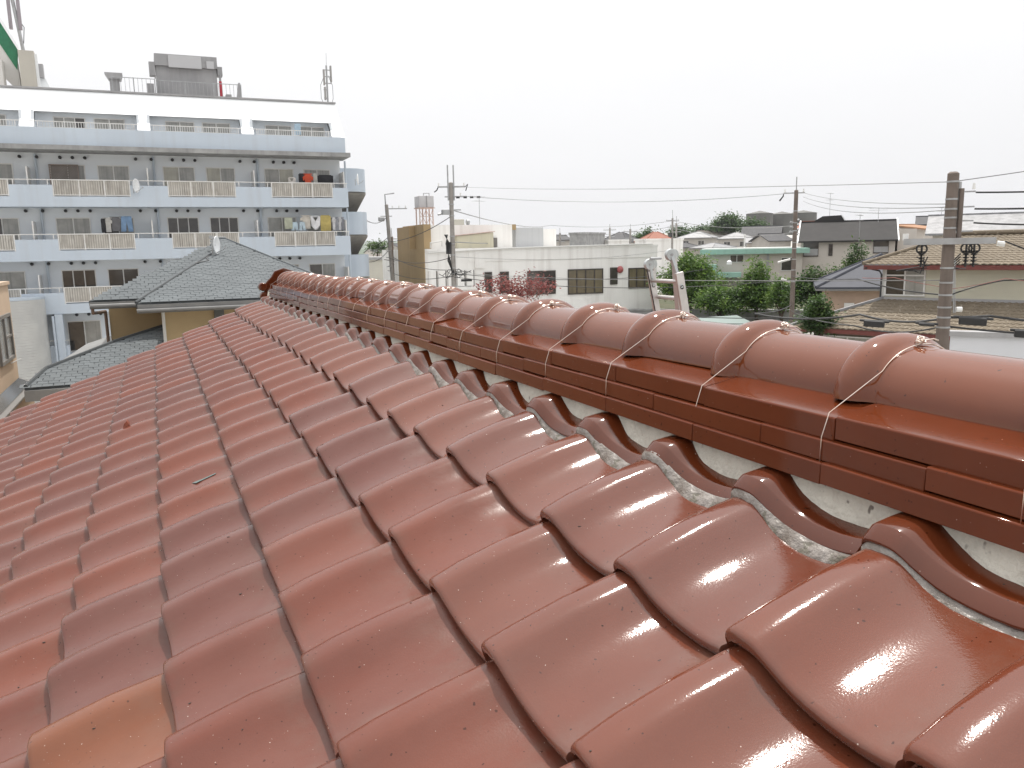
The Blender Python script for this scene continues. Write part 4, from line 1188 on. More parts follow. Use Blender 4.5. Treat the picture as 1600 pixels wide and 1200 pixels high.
c_(MB().tube([(-.5, -.66, 5.5), (-.1, -.1, 5.35), (-.02, -.08, 5.2), (-.02, -.08, 4.2)], .035, 6), 'downpipe', M_DARK)
o = c_(wavy(-2.6, L_ + .6, -2.9, 3.10, -.02, 4.17, 2.75), 'lower_roof_tiles', M_TTILE, smooth=50); o['kind'] = 'stuff'
c_(MB().prism([(-2.6, -2.9, 3.07), (-2.6, 6, 3.07), (.12, 6, 4.15), (.12, -.02, 4.15)], (0, 0, .04)), 'lower_roof_side', M_TTILE)
c_(MB().bar((-2.6, -2.9, 3.17), (.12, -.02, 4.24), .12, .10), 'hip_ridge', M_LGREY)
c_(MB().box(.12, L_ + .6, -.10, .0, 4.16, 4.27), 'flashing', M_GREYM)
c_(MB().box(-2.55, L_ + .6, -2.86, -2.78, 2.90, 3.08), 'red_fascia', M_REDB)
c_(MB().box(-1.9, L_, -2.2, 0, 0, 3.05), 'lower_wall', mat('brown lower wall', (.20, .15, .12), .8))  # lower storey wall in one even brown
window(ch, -1.5, .6, 1.6, 2.75, -2.22, ('c', 'c'), frame=M_ALU, world=False)
t = thing('white_panel_wall', 'plain white sheet wall at the lower right behind the pole', 'wall', (23.6, 18.5, 0), math.atan2(-1.64, 1.2))
MB().box(0, 8, 0, .2, 0, 5.50).build('panel', mat('cool white sheet', (.60, .61, .64), .5, col2=(.56, .57, .6), nscale=.4), t)
MB().box(-.1, 8, -.1, .4, 5.50, 5.66).build('cap', M_GREYM, t)
# tiled roof house far right
th_ = house('silver_tile_house', 'house with silvery grey tile gable roof at the right edge', (54.0, 44.4), (58.6, 38.4), 7, 4.5, 9.1, 10.35, 'gable', M_PALE, M_LGREY, .5, wins=[(1, 3, 7.6, 8.6, 'dd'), (4, 6.4, 7.6, 8.6, 'dd')])
# hillside houses
hill = [
    ('pale_hip_house', 'hillside house with pale grey hip roof left of the water reservoirs', 205, 1060, 1112, 372, 363, 388, 'hip', M_PALE2, M_LGREY),
    ('pale_hip_house', 'hillside house with silvery hip roof in the middle of the slope', 190, 1123, 1178, 373, 364, 392, 'hip', M_PALE2, M_LGREY),
    ('brown_roof_house', 'wide brown roofed house between the two pale hip roofs', 230, 1095, 1150, 368, 360, 385, 'gable', M_PALE2, M_BRNROOF),
    ('dark_roof_house', 'dark roofed house below the reservoirs on the hillside', 215, 1160, 1218, 367, 354, 385, 'gable', M_PALE, M_MGREY),
    ('small_grey_house', 'small grey roofed house low on the slope behind the ladder', 150, 1062, 1092, 387, 380, 400, 'hip', M_PALE2, M_MGREY),
    ('small_silver_house', 'small silver roofed house just above the mint band', 140, 1083, 1112, 388, 381, 402, 'hip', M_PALE2, M_LGREY),
    ('gable_house', 'small gabled house left of the pole on the hillside', 160, 1168, 1200, 379, 372, 395, 'gable', M_PALE, M_LGREY),
    ('crowded_roof_house', 'grey house half hidden by the right hand pole on the hillside', 150, 1203, 1236, 376, 366, 395, 'gable', M_PALE2, M_MGREY),
    ('red_roof_house', 'red roofed house behind the slate roof house', 150, 1247, 1290, 356, 347, 380, 'gable', M_PALE, M_REDROOF),
    ('orange_roof_house', 'tan house with orange red hip roof above the white building', 125, 1010, 1054, 378, 363, 392, 'hip', mat('tan wall far', (.45, .36, .24), .8), M_REDROOF),
    ('mansard_house', 'dark grey mansard roofed house left of the orange roof', 140, 938, 978, 379, 364, 392, 'hip', M_PALE, M_MGREY),
    ('orange_tile_house', 'low house with orange tile roof in front of the mansard house', 120, 926, 950, 384, 377, 394, 'gable', M_PALE, M_ORROOF),
    ('flat_white_house', 'flat white house behind the parapet of the white building', 115, 951, 983, 377, 375, 392, 'flat', M_WWALL, M_WWALL),
    ('concrete_tower', 'square grey concrete block rising behind the white building', 110, 890, 915, 366, 365, 392, 'flat', M_CONC, M_CONC),
    ('grey_roof_house', 'grey roofed house left of the concrete block far behind', 170, 866, 890, 375, 369, 392, 'gable', M_PALE2, M_MGREY),
    ('low_white_house', 'low white house between orange roof and poles', 118, 992, 1010, 376, 374, 392, 'flat', M_WWALL, M_WWALL),
    ('grey_box_house', 'grey boxy house behind the far right antennas', 100, 1437, 1462, 351, 340, 372, 'gable', M_PALE, M_MGREY),
    ('orange_gable_house', 'small orange roofed house right of the slate roof house', 95, 1443, 1468, 358, 352, 372, 'gable', M_PALE, M_ORROOF),
]
RM = ((0.9164, -0.0838, 0.3914), (-0.3998, -0.1433, 0.9053), (-0.0195, -0.9861, -0.1648))
def aim(px, py, d):
    """a spot d metres away along a bearing read off the survey photograph"""
    v = Vector(((px - 800) / 1270, (py - 600) / 1270, 1))
    q = Vector([sum(r[i] * v[i] for i in range(3)) for r in RM])
    return q * (d / math.hypot(q.x, q.y)) + Vector((0, 0, H))
for i, (nm, lb, d, xa, xb, ye_, yr_, yb_, rf, wm, rm_) in enumerate(hill):
    a, b_ = aim(xa, ye_, d), aim(xb, ye_, d + .9 * ((i * 7) % 5 - 2))
    e = (a.z + b_.z) / 2
    dep = 7.0
    rg = aim((xa + xb) / 2, yr_, d + (dep / 2 if rf != 'flat' else 0)).z
    base = min(terrain(a.x, a.y), aim(xa, yb_, d).z) - .5
    wd = math.hypot(b_.x - a.x, b_.y - a.y)
    ws = [(wd * .15, wd * .15 + 1.4, e - 1.7, e - .6, 'dd'), (wd * .6, wd * .6 + 1.5, e - 1.7, e - .6, 'dd')] if wd > 4 else []
    house(nm, lb, (a.x, a.y), (b_.x, b_.y), dep, base, e, max(rg, e + .25), rf, wm, rm_, .45 if rf != 'flat' else .1, wins=ws)
# round water reservoirs on the hilltop
M_RES = mat('dark weathered concrete', (.105, .105, .10), .85, col2=(.15, .15, .14), nscale=.12, streak=(.06, .06, .06), streak_scale=(.5, .5, .05))
for i, (px, w_px, top, lab) in enumerate(((1187, 38, 334, 'left dark round concrete water reservoir on the hilltop'), (1222, 38, 335, 'middle dark round concrete water reservoir on the hilltop'), (1255, 40, 333, 'right grey concrete water reservoir behind the wooden pole'))):
    c = aim(px, top, 260 + 8 * i)
    r_ = w_px * 260 / 1270 / 2
    t = thing('water_reservoir', lab, 'reservoir', (c.x, c.y, 11), 0, 'reservoirs on the hilltop')
    V, F = [], []
    n = 40
    for z, rr in ((0, r_), (c.z - 11, r_)):
        for k in range(n): V.append((rr * math.cos(2 * math.pi * k / n), rr * math.sin(2 * math.pi * k / n), z))
    for k in range(n): F.append((k, (k + 1) % n, n + (k + 1) % n, n + k))
    MB().add(V, F).build('tank_wall', M_RES, t, smooth=1)
    V, F = [(0, 0, c.z - 11 + .9)], []
    for k in range(n): V.append(((r_ + .15) * math.cos(2 * math.pi * k / n), (r_ + .15) * math.sin(2 * math.pi * k / n), c.z - 11))
    for k in range(n): F.append((0, 1 + k, 1 + (k + 1) % n))
    MB().add(V, F).build('domed_lid', M_RES, t, smooth=1)
# sign building in the gap right of the apartments
sg = house('sign_building', 'pale low building with a painted sign in the gap right of the apartment block', (22.0, 92.0), (30.5, 90.0), 12, 0, 7.6, 7.9, 'flat', mat('cream painted wall', (.52, .50, .43), .8, col2=(.45, .43, .38), nscale=.5), M_CONC, .2)
MB().box(3.8, 7.2, -.1, -.02, 5.2, 7.3).build('sign_board', mat('sign board white', (.6, .59, .55), .7, fleck=((.06, .05, .05), 1.6, .55, .8)), sg)
for i in range(5): MB().box(4.0 + .62 * i, 4.4 + .62 * i, -.14, -.1, 6.45 - .05 * (i % 2), 6.95).build('sign_letter', M_DARK, sg)
for i in range(4): MB().box(5.0 + .5 * i, 5.35 + .5 * i, -.14, -.1, 5.5, 5.9).build('sign_letter', M_DARK, sg)
tag(MB().box(17, 33, 78, 79, 0, 4.2).build('garden_wall', M_CONC), 'dark concrete wall at the foot of the sign building', 'wall')
tag(MB().box(14, 22, 66, 72, 0, 5.3).box(13.8, 22.2, 65.8, 72.2, 5.3, 5.5).build('low_shed', M_GREYM), 'low grey shed behind the utility poles in the gap', 'shed')
# retaining wall and terrace
rw = thing('retaining_wall', 'long grey concrete retaining wall below the green trees', 'wall', (34.0, 49.6, 0), math.atan2(43.0 - 49.6, 41.8 - 34.0))
MB().box(-3, 12, 0, .5, 0, 3.9).build('wall', M_CONC, rw)
MB().box(-3, 12, -.08, .58, 3.9, 4.0).build('coping', M_CONC, rw)
tag(MB().box(27, 34.4, 40, 42.5, 0, 3.2).prism([(26.8, 39.8, 3.2), (34.6, 39.8, 3.2), (34.6, 42.8, 3.9), (26.8, 42.8, 3.9)], (0, 0, .1)).build('carport', mat('green grey carport', (.19, .24, .23), .6)), 'green grey carport roof in front of the white building', 'carport')
# ------------------------------------------------------------------ trees
def leafmat(name, a, b_, c_):
    m = bpy.data.materials.new(name)
    m.use_nodes = True
    N, L = m.node_tree.nodes, m.node_tree.links
    p = N['Principled BSDF']
    g = N.new('ShaderNodeNewGeometry')
    t = N.new('ShaderNodeTexNoise')
    t.inputs['Scale'].default_value = 1.1
    t.inputs['Detail'].default_value = 5
    L.new(g.outputs['Position'], t.inputs['Vector'])
    r = N.new('ShaderNodeValToRGB')
    r.color_ramp.elements[0].position = .32
    r.color_ramp.elements[0].color = (*a, 1)
    r.color_ramp.elements[1].position = .68
    r.color_ramp.elements[1].color = (*c_, 1)
    e = r.color_ramp.elements.new(.5)
    e.color = (*b_, 1)
    L.new(t.outputs['Fac'], r.inputs['Fac'])
    L.new(r.outputs['Color'], p.inputs['Base Color'])
    p.inputs['Roughness'].default_value = .5
    p.inputs['Subsurface Weight'].default_value = 0.0
    tr = N.new('ShaderNodeBsdfTranslucent')
    L.new(r.outputs['Color'], tr.inputs['Color'])
    mx_ = N.new('ShaderNodeMixShader')
    mx_.inputs[0].default_value = .5
    L.new(p.outputs[0], mx_.inputs[1])
    L.new(tr.outputs[0], mx_.inputs[2])
    L.new(mx_.outputs[0], N['Material Output'].inputs['Surface'])
    return m
LEAF = leafmat('mid green leaves', (.045, .09, .02), (.095, .175, .035), (.21, .30, .06))
LEAF_D = leafmat('dark green leaves', (.028, .06, .018), (.055, .105, .028), (.11, .17, .042))
LEAF_R = leafmat('dark red leaves', (.12, .045, .045), (.25, .065, .06), (.30, .15, .13))
LEAF_F = leafmat('far green leaves', (.04, .075, .03), (.06, .11, .04), (.10, .15, .055))
M_BARK = mat('bark', (.10, .075, .055), .9, col2=(.06, .045, .035), nscale=6, bump=.5, bscale=20)
def tree(name, label, base, lobes, leaf, m, n, trunk_r=.16, group=None, cat='tree', limbs=True, dense=1.0):
    """lobes: (dx, dy, z, rx, ry, rz) relative to base; leaves gather in clumps near each lobe's shell"""
    r = random.Random(hash(name + label) % 99991 if 0 else sum(ord(ch_) for ch_ in label))
    t = thing(name, label, cat, base, 0, group)
    b = MB()
    top = max(l[2] for l in lobes)
    if limbs:
        zt_ = min(l[2] for l in lobes)
        b.tube([(0, 0, -.3), (.05, .02, zt_ * .5), (-.04, .05, zt_ * .9), (.03, 0, top * .95)], [trunk_r, trunk_r * .8, trunk_r * .6, trunk_r * .15], 8)
        for l in lobes:
            b.tube([(0, 0, zt_ * .55), (l[0] * .5, l[1] * .5, (zt_ * .55 + l[2]) * .5 + .1), (l[0], l[1], l[2])], [trunk_r * .5, trunk_r * .3, trunk_r * .08], 6)
            for q in range(4):
                a = r.uniform(0, 6.28)
                b.tube([(l[0] * .7, l[1] * .7, l[2] - l[5] * .3), (l[0] + l[3] * .7 * math.cos(a), l[1] + l[4] * .7 * math.sin(a), l[2] + l[5] * r.uniform(-.2, .6))], [trunk_r * .15, trunk_r * .04], 5)
        b.build('trunk', M_BARK, t, smooth=60)
    V, F = [], []
    tot = sum(l[3] * l[4] * l[5] for l in lobes) ** .9999
    for l in lobes:
        k = int(n * (l[3] * l[4] * l[5]) / tot)
        ncl = max(8, k // 26)
        for c in range(ncl):
            u, a = r.uniform(-.75, 1), r.uniform(0, 6.2832)
            q = (r.random() ** .45) * r.uniform(.82, 1.08)
            s_ = math.sqrt(max(0, 1 - u * u))
            cx_, cy_, cz_ = l[0] + l[3] * q * s_ * math.cos(a), l[1] + l[4] * q * s_ * math.sin(a), l[2] + l[5] * q * u
            cr = leaf * r.uniform(1.6, 3.4)
            for i in range(max(3, k // ncl)):
                px_, py_, pz_ = cx_ + r.gauss(0, .5) * cr, cy_ + r.gauss(0, .5) * cr, cz_ + r.gauss(0, .38) * cr
                d1 = Vector((r.gauss(0, 1), r.gauss(0, 1), r.gauss(0, .55))).normalized()
                d2 = d1.cross(Vector((r.gauss(0, .6), r.gauss(0, .6), 1))).normalized()
                sz = leaf * r.uniform(.6, 1.25)
                o_ = Vector((px_, py_, pz_))
                j = len(V)
                V += [o_ - d1 * sz * .5, o_ + d2 * sz * .28 + Vector((0, 0, .06 * sz)), o_ + d1 * sz * .5, o_ - d2 * sz * .28 + Vector((0, 0, .06 * sz))]
                F.append((j, j + 1, j + 2, j + 3))
    MB().add(V, F).build('crown', m, t)
    return t
def at(px, py, d): return aim(px, py, d)
def tree_at(name, label, px, d, top, bot, width, leaf, m, n, shape, base=None, **k):
    """tree whose crown spans rows top..bot of the photograph at distance d"""
    c = aim(px, (top + bot) / 2, d)
    s_ = d / 1270
    hgt, wd = (bot - top) * s_, width * s_
    gz = terrain(c.x, c.y) if base is None else base
    zc = c.z - gz
    lobes = [(x * wd / 2, y * wd / 2, zc + z * hgt / 2, rx * wd / 2, rx * wd / 2, rz * hgt / 2) for (x, y, z, rx, rz) in shape]
    return tree(name, label, (c.x, c.y, gz), lobes, leaf, m, n, **k)
ROUND = [(0, 0, .3, .55, .6), (-.5, .2, -.1, .48, .5), (.5, -.1, -.05, .5, .5), (0, -.4, -.2, .5, .55), (.1, .4, .1, .5, .5), (-.25, -.2, .55, .38, .4), (.3, 0, .5, .36, .42)]
CONE = [(0, 0, .7, .28, .32), (0, .1, .3, .5, .4), (-.15, 0, -.1, .62, .4), (.2, -.1, -.2, .66, .4), (0, .2, -.55, .8, .45), (-.3, -.2, -.5, .6, .4)]
WIDE = [(-.65, 0, -.1, .38, .6), (-.25, .1, .2, .42, .7), (.2, -.1, .1, .42, .7), (.62, 0, 0, .38, .6), (0, -.2, -.3, .6, .55)]
tree_at('broadleaf_tree', 'tall dense green tree right behind the ladder', 1078, 60, 392, 496, 112, .24, LEAF, 11000, ROUND)
tree_at('conical_tree', 'pointed bright green tree in front of the mint trimmed block', 1183, 58, 402, 486, 76, .22, LEAF, 8500, CONE)
tree_at('green_shrub', 'light green shrubs low between the two garden trees', 1128, 57, 445, 494, 92, .2, LEAF, 5500, WIDE, cat='shrub')
tree_at('garden_tree', 'broad dark green tree right of the wooden pole', 1283, 55, 416, 492, 110, .22, LEAF_D, 9000, WIDE)
tree_at('garden_tree', 'green tree climbing in front of the slate roof house', 1340, 60, 382, 450, 62, .2, LEAF_D, 5500, CONE)
tree_at('garden_tree', 'small dark tree at the left corner of the cream house', 1278, 36, 463, 536, 46, .14, LEAF_D, 4500, ROUND)
tree_at('garden_shrub', 'yellow green shrub left of the wooden pole', 1222, 56, 436, 494, 44, .2, LEAF, 3200, ROUND, cat='shrub')
tree_at('red_leaf_tree', 'sparse red leaved tree in front of the white building', 812, 38, 420, 478, 128, .15, LEAF_R, 2000, WIDE, trunk_r=.08)
tree_at('hilltop_tree', 'large rounded tree left of the water reservoirs', 1137, 235, 338, 368, 54, .8, LEAF_F, 4200, ROUND)
tree_at('hilltop_tree', 'tree in front of the left water reservoir', 1178, 240, 344, 366, 38, .75, LEAF_F, 2600, WIDE)
tree_at('hilltop_tree', 'low tree between the poles and the hillside houses', 1062, 230, 355, 374, 36, .7, LEAF_F, 2000, WIDE)
tree_at('hilltop_tree', 'small hedge like trees above the brown hillside roof', 1100, 250, 354, 370, 42, .7, LEAF_F, 2000, WIDE)
tree_at('far_tree', 'far green tree behind the white building parapet', 1012, 150, 356, 386, 32, .4, LEAF_F, 1300, ROUND)
tree_at('far_tree', 'small far green tree left of the far pole', 998, 155, 364, 386, 20, .4, LEAF_F, 600, ROUND)
tree_at('gap_tree', 'dark tree tops above the sign building in the gap', 590, 110, 378, 392, 30, .35, LEAF_D, 700, WIDE)
tree_at('garden_shrub', 'dark shrub beside the mint green annex', 1112, 62, 428, 480, 36, .2, LEAF_D, 2200, ROUND, cat='shrub')

# ------------------------------------------------------------------ utility poles and wires
M_POLE = mat('weathered concrete pole', (.33, .31, .29), .85, col2=(.25, .235, .22), nscale=4, streak=(.13, .12, .11), streak_scale=(8, 8, .4), bump=.3, bscale=60)
M_WOODP = mat('brown grey wooden pole', (.19, .155, .135), .85, .3, col2=(.145, .12, .103), nscale=4, streak=(.10, .083, .073), streak_scale=(9, 9, .25), bump=.4, bscale=40)
M_BLACK = mat('black cable', (.02, .02, .021), .55)
M_PORC = mat('white porcelain', (.72, .72, .70), .25)
def pole(name, label, p, top, r0, r1, m, lean=(0, 0)):
    gz = terrain(p[0], p[1])
    t = thing(name, label, 'utility pole', (p[0], p[1], gz))
    n = 10
    MB().tube([(lean[0] * (k / n - 1), lean[1] * (k / n - 1), (top - gz) * k / n - (.2 if k == 0 else 0)) for k in range(n + 1)] + [(0, 0, top - gz + .03)], [r1 + (r0 - r1) * k / n for k in range(n + 1)] + [r0 * .6], 16).build('shaft', m, t, smooth=50)
    t['top'] = 0
    return t
def arm(t, z, d, a0, a1, w=.07, m=None, ins=(), off=.0):
    """crossarm at height z along direction d from a0 to a1, pin insulators at the given offsets"""
    z -= t.location.z
    d = Vector((d[0], d[1], 0)).normalized()
    s_ = Vector((-d.y, d.x, 0)) * off
    b = MB().bar(d * a0 + s_ + Vector((0, 0, z)), d * a1 + s_ + Vector((0, 0, z)), w, w)
    c_o = b.build('crossarm', m or M_STEEL, t)
    for i in ins:
        p = d * i + s_ + Vector((0, 0, z))
        MB().tube([p + Vector((0, 0, w / 2)), p + Vector((0, 0, w / 2 + .06)), p + Vector((0, 0, w / 2 + .09)), p + Vector((0, 0, w / 2 + .16))], [.02, .05, .03, .045], 8).build('insulator', M_PORC, c_o, smooth=40)
def band(t, z, r, h=.05):
    z -= t.location.z
    MB().tube([(0, 0, z - h / 2), (0, 0, z + h / 2)], r, 16).build('clamp_band', M_STEEL, t, smooth=40)
RT = (.80, -.60)
# near pole at the right
p1 = pole('utility_pole', 'thick brown grey pole close by at the right with a grey crossarm', (12.99, 10.34), 9.74, .095, .15, M_WOODP)
arm(p1, 8.57, (12.58 - 13.58, 10.83 - 9.54), -.72, .72, .11, None, (), off=.13)
for z in (9.60, 9.30, 9.13, 8.98, 8.80, 8.10, 7.84, 7.62, 7.40, 7.22, 7.04): band(p1, z, .158 - .055 * z / 9.74, .03)
q1 = MB()
q1.box(.13, .19, -.03, .03, 8.75, 9.6)
q1.build('side_bracket', M_STEEL, p1)
dv = Vector((12.58 - 13.58, 10.83 - 9.54, 0)).normalized()
for i, s_ in enumerate((.42, -.28, -.40)):
    o_ = dv * s_ + Vector((-dv.y, dv.x, 0)) * .13
    b = MB()
    for k in range(5):
        zz = 8.40 - .055 * k
        b.tube([o_ + Vector((0, 0, zz)), o_ + Vector((0, 0, zz - .02))], [.06, .035], 10)
    b.tube([o_ + Vector((0, 0, 8.55)), o_ + Vector((0, 0, 8.12))], .02, 6)
    ring = [o_ + Vector((.0, 0, 8.44)) + dv * .085 * math.cos(a) + Vector((0, 0, .085 * math.sin(a))) for a in [R(30 * k) for k in range(13)]]
    b.tube(ring, .016, 6)
    b.build('cable_termination', M_BLACK, p1)
MB().tube([dv * .70 + Vector((0, 0, 8.6)), dv * .70 + Vector((0, 0, 8.72))], .05, 8).build('insulator', M_PORC, p1, smooth=40)
MB().tube([dv * -.74 + Vector((0, 0, 8.52)), dv * -.86 + Vector((0, 0, 8.5))], .045, 8).build('insulator', M_PORC, p1, smooth=40)
MB().tube([(.26, .1, 8.15), (.30, .12, 8.22)], .05, 8).build('insulator', M_PORC, p1, smooth=40)
MB().tube([(.15, -.12, 7.36), (.23, -.17, 7.36)], .045, 8).build('insulator', M_PORC, p1, smooth=40)
b = MB()
for k in range(4):
    b.tube([dv * (.4 - .06 * k) + Vector((0, .13, 8.3)), dv * (.2 + .05 * k) + Vector((0, .1, 8.15 - .05 * k)), dv * (.75 - .1 * k) + Vector((0, .1, 8.05))], .012, 5)
    b.tube([dv * -.3 + Vector((0, .13, 8.35 - .05 * k)), dv * -.15 + Vector((0, .1, 8.2 - .04 * k)), dv * (-.1 - .1 * k) + Vector((0, .13, 8.08))], .012, 5)
b.build('jumper_cables', M_BLACK, p1)
ex = Vector((13.08 - 12.99 + .02, 10.22 - 10.34 + .02, 0))
MB().tube([ex + Vector((0, 0, 8.58)), ex + Vector((.0, 0, 9.48))], .042, 10).build('extension_post', M_WOODP, p1, smooth=40)
for z in (9.42, 9.16, 8.92, 8.74): MB().bar(ex + Vector((-.02, .02, z)), ex + Vector((.14, -.16, z)), .025).build('post_arm', M_STEEL, p1)
MB().tube([ex + Vector((.12, -.14, 9.46)), ex + Vector((.12, -.14, 9.56))], [.03, .02], 8).build('insulator', M_PORC, p1, smooth=40)
# wooden pole in the middle right
p3 = pole('utility_pole', 'tall thin wooden pole standing between the mint block and the slate roof house', (30.4, 33.2), 11.22, .10, .14, M_WOODP)
MB().tube([(0, 0, 11.0 - p3.location.z), (0, 0, 11.9 - p3.location.z)], .03, 6).build('pole_spike', M_STEEL, p3)
arm(p3, 11.10, (.8, -.6), -.62, .42, .06, None, (-.55, .35))
MB().tube([(-.49, .37, 11.09 - p3.location.z), (-.50, .38, 10.96 - p3.location.z), (-.64, .49, 10.72 - p3.location.z)], [.02, .035, .04], 8).build('insulator', M_DARK, p3)
for z in (10.2, 9.6, 9.2, 8.6, 8.3, 7.75, 7.2, 6.6): band(p3, z, .118)
for k in range(7): MB().tube([(.12 * (-1) ** k, 0, 9.0 + .12 * k - p3.location.z), (.28 * (-1) ** k, .05, 9.05 + .12 * k - p3.location.z)], .05, 6).build('pole_fitting', M_STEEL, p3)
for i, (sx, sz, ln) in enumerate(((-.15, 7.75, .75), (-.15, 6.6, .5))):
    MB().tube([(sx, .1, sz - p3.location.z), (sx - ln * .8, .1 + ln * .3, sz - .15 - p3.location.z + (.3 if i else 0))], .055, 8).build('street_light_arm', M_GUT, p3, smooth=40)
# pole in front of the white building
p4 = pole('utility_pole', 'grey concrete pole with twin spikes in front of the white building', (15.0, 42.43), 12.13, .11, .17, M_POLE)
zl4 = p4.location.z
b = MB()
for dx in (-.16, .16): b.bar((dx, -.05 * dx, 11.2 - zl4), (dx, -.05 * dx, 13.06 - zl4), .06)
b.build('twin_spikes', M_STEEL, p4)
arm(p4, 11.92, (.94, -.33), -.72, .75, .08, None, (-.66, .7))
arm(p4, 11.40, (.94, -.33), -.35, .85, .07, None, (.5,))
arm(p4, 10.70, (.94, -.33), -.1, .5, .06)
b = MB()
b.tube([(-.66, .2, 11.9 - zl4), (-.72, .25, 11.75 - zl4), (-.85, .3, 11.65 - zl4)], .03, 6)
b.tube([(.7, -.25, 11.9 - zl4), (.85, -.3, 12.05 - zl4), (.75, -.25, 11.7 - zl4)], .03, 6)
for s_ in (.25, .62, .95, 1.3): b.tube([(s_, -.35 * s_, 11.36 - zl4), (s_ + .18, -.35 * s_ - .06, 11.36 - zl4)], .06, 6)
b.build('strain_insulators', M_BLACK, p4)
MB().box(-.55, -.15, -.15, .15, 10.45 - zl4, 10.72 - zl4).tube([(-.6, 0, 10.5 - zl4), (-.8, 0, 10.45 - zl4)], .06, 8).build('lamp_unit', M_STEEL, p4, bevel=.04)
MB().box(-.36, -.12, -.12, .12, 8.35 - zl4, 9.0 - zl4).build('transformer_box', M_DARK, p4, bevel=.03)
for z in (11.0, 10.4, 9.3, 8.9, 8.3, 7.6, 7.3, 6.6, 6.2): band(p4, z, .145)
b = MB()
for k in range(14):
    a = rnd.uniform(-1, 1)
    b.tube([(0, -.1, 7.3 - zl4 + rnd.uniform(-.15, .2)), (a * .5, -.2, 7.3 - zl4 + rnd.uniform(-.3, .3)), (a * 1.1, -.25, 7.3 - zl4 + rnd.uniform(-.25, .15))], .018, 4)
for k in range(5): b.tube([(-.3 - .05 * k, -.1, 9.4 - zl4), (-.45 + .06 * k, -.15, 8.9 - zl4), (-.2 - .04 * k, -.12, 8.0 - zl4), (-.1, -.1, 7.4 - zl4)], .018, 4)
b.box(.35, .95, -.3, -.2, 6.85 - zl4, 6.98 - zl4).box(-.15, 1.3, -.35, -.25, 6.12 - zl4, 6.24 - zl4).box(.7, 1.25, -.36, -.24, 5.98 - zl4, 6.16 - zl4)
b.build('cable_tangle', M_BLACK, p4)
# poles in the gap
p5 = pole('utility_pole', 'concrete pole with an angled lamp arm in the gap right of the apartments', (15.05, 56.0), 11.72, .12, .18, M_POLE, lean=(-.5, 0))
zl5 = p5.location.z
MB().tube([(-.05, 0, 11.6 - zl5), (-.08, 0, 12.42 - zl5), (.55, -.15, 12.5 - zl5)], .05, 6).build('lamp_arm', M_STEEL, p5)
arm(p5, 11.45, (.95, -.3), -.1, 1.4, .07, None, (.4, .85, 1.3))
arm(p5, 10.95, (.95, -.3), -.45, .35, .06)
MB().box(-.6, -.2, -.15, .15, 10.6 - zl5, 10.9 - zl5).build('lamp_unit', M_STEEL, p5, bevel=.05)
for z in (9.2, 8.6, 7.5, 6.5): band(p5, z, .17)
p6 = pole('utility_pole', 'thin dark pole right beside the lamp arm pole in the gap', (16.4, 59.8), 9.6, .08, .12, M_WOODP)
MB().tube([(0, 0, 9.4 - p6.location.z), (-.05, 0, 10.25 - p6.location.z)], .03, 5).build('pole_spike', M_STEEL, p6)
arm(p6, 9.45, (.95, -.3), -.1, .7, .06, None, (.55,))
arm(p6, 8.1, (.95, -.3), -.5, .6, .06)
b = MB()
for k in range(10): b.tube([(0, -.1, 5.9 + .25 * k - p6.location.z), (rnd.uniform(-.8, .8), -.2, 5.8 + .27 * k - p6.location.z), (rnd.uniform(-1.4, 1.4), -.2, 5.7 + .25 * k - p6.location.z)], .02, 4)
b.build('cable_tangle', M_BLACK, p6)
# distant poles
for i, (px, pt, pb, d, lab, extra) in enumerate(((1051, 341, 392, 118, 'taller of the paired far poles above the white building', 328), (1057, 349, 392, 122, 'shorter of the paired far poles above the white building', 338), (953, 356, 385, 120, 'far pole above the mansard roof', 350), (985, 358, 385, 112, 'far dark pole between mansard and orange roof', 350), (875, 364, 386, 120, 'far pole left of the concrete block', 356), (1240 - 76, 366, 392, 150, 'far white post on the hillside left of the wooden pole', 366))):
    a = aim(px, pt, d)
    pp = pole('utility_pole', lab, (a.x, a.y), a.z, .13, .17, M_POLE if i != 5 else M_GUT)
    if i != 5:
        MB().tube([(0, 0, a.z - pp.location.z), (0, 0, aim(px, extra, d).z - pp.location.z)], .04, 5).build('pole_spike', M_STEEL, pp)
        arm(pp, a.z - .3, (.85, -.5), -.9, .9, .1, None, (-.8, .8))
        arm(pp, a.z - 1.2, (.85, -.5), -.7, .7, .1)
        MB().box(-.5, -.15, -.2, .2, a.z - 2.6 - pp.location.z, a.z - 2.0 - pp.location.z).build('transformer_box', M_DARK, pp)
# wires
def wire(label, pts, sagm, r, m=M_BLACK, name='power_line', cat='wire', group='overhead wires'):
    """hanging wire through the given points, each span sagging by sagm"""
    path = []
    P = [Vector(p) for p in pts]
    for i in range(len(P) - 1):
        for k in range(13):
            if i and k == 0: continue
            u = k / 12
            p = P[i].lerp(P[i + 1], u)
            p.z -= sagm * 4 * u * (1 - u)
            path.append(p)
    return tag(MB().tube(path, r, 6).build(name, m, smooth=60), label, cat, group)
T1 = (12.98, 10.36)
M_GREYW = mat('grey aluminium wire', (.22, .22, .22), .5)
wire('long top wire running from the near pole to the twin spiked pole', [(15.66, 42.2, 11.9), (T1[0], T1[1], 9.60)], .12, .008, M_GREYW)
wire('top wire leaving the near pole towards the right edge', [(T1[0], T1[1], 9.60), (16.2, 8.4, 10.1), (24, 2, 11.6)], .02, .009, M_GREYW)
wire('second long wire from the twin spiked pole to the wooden pole', [(15.8, 42.15, 11.40), (30.0, 33.5, 11.08)], .35, .013, M_GREYW)
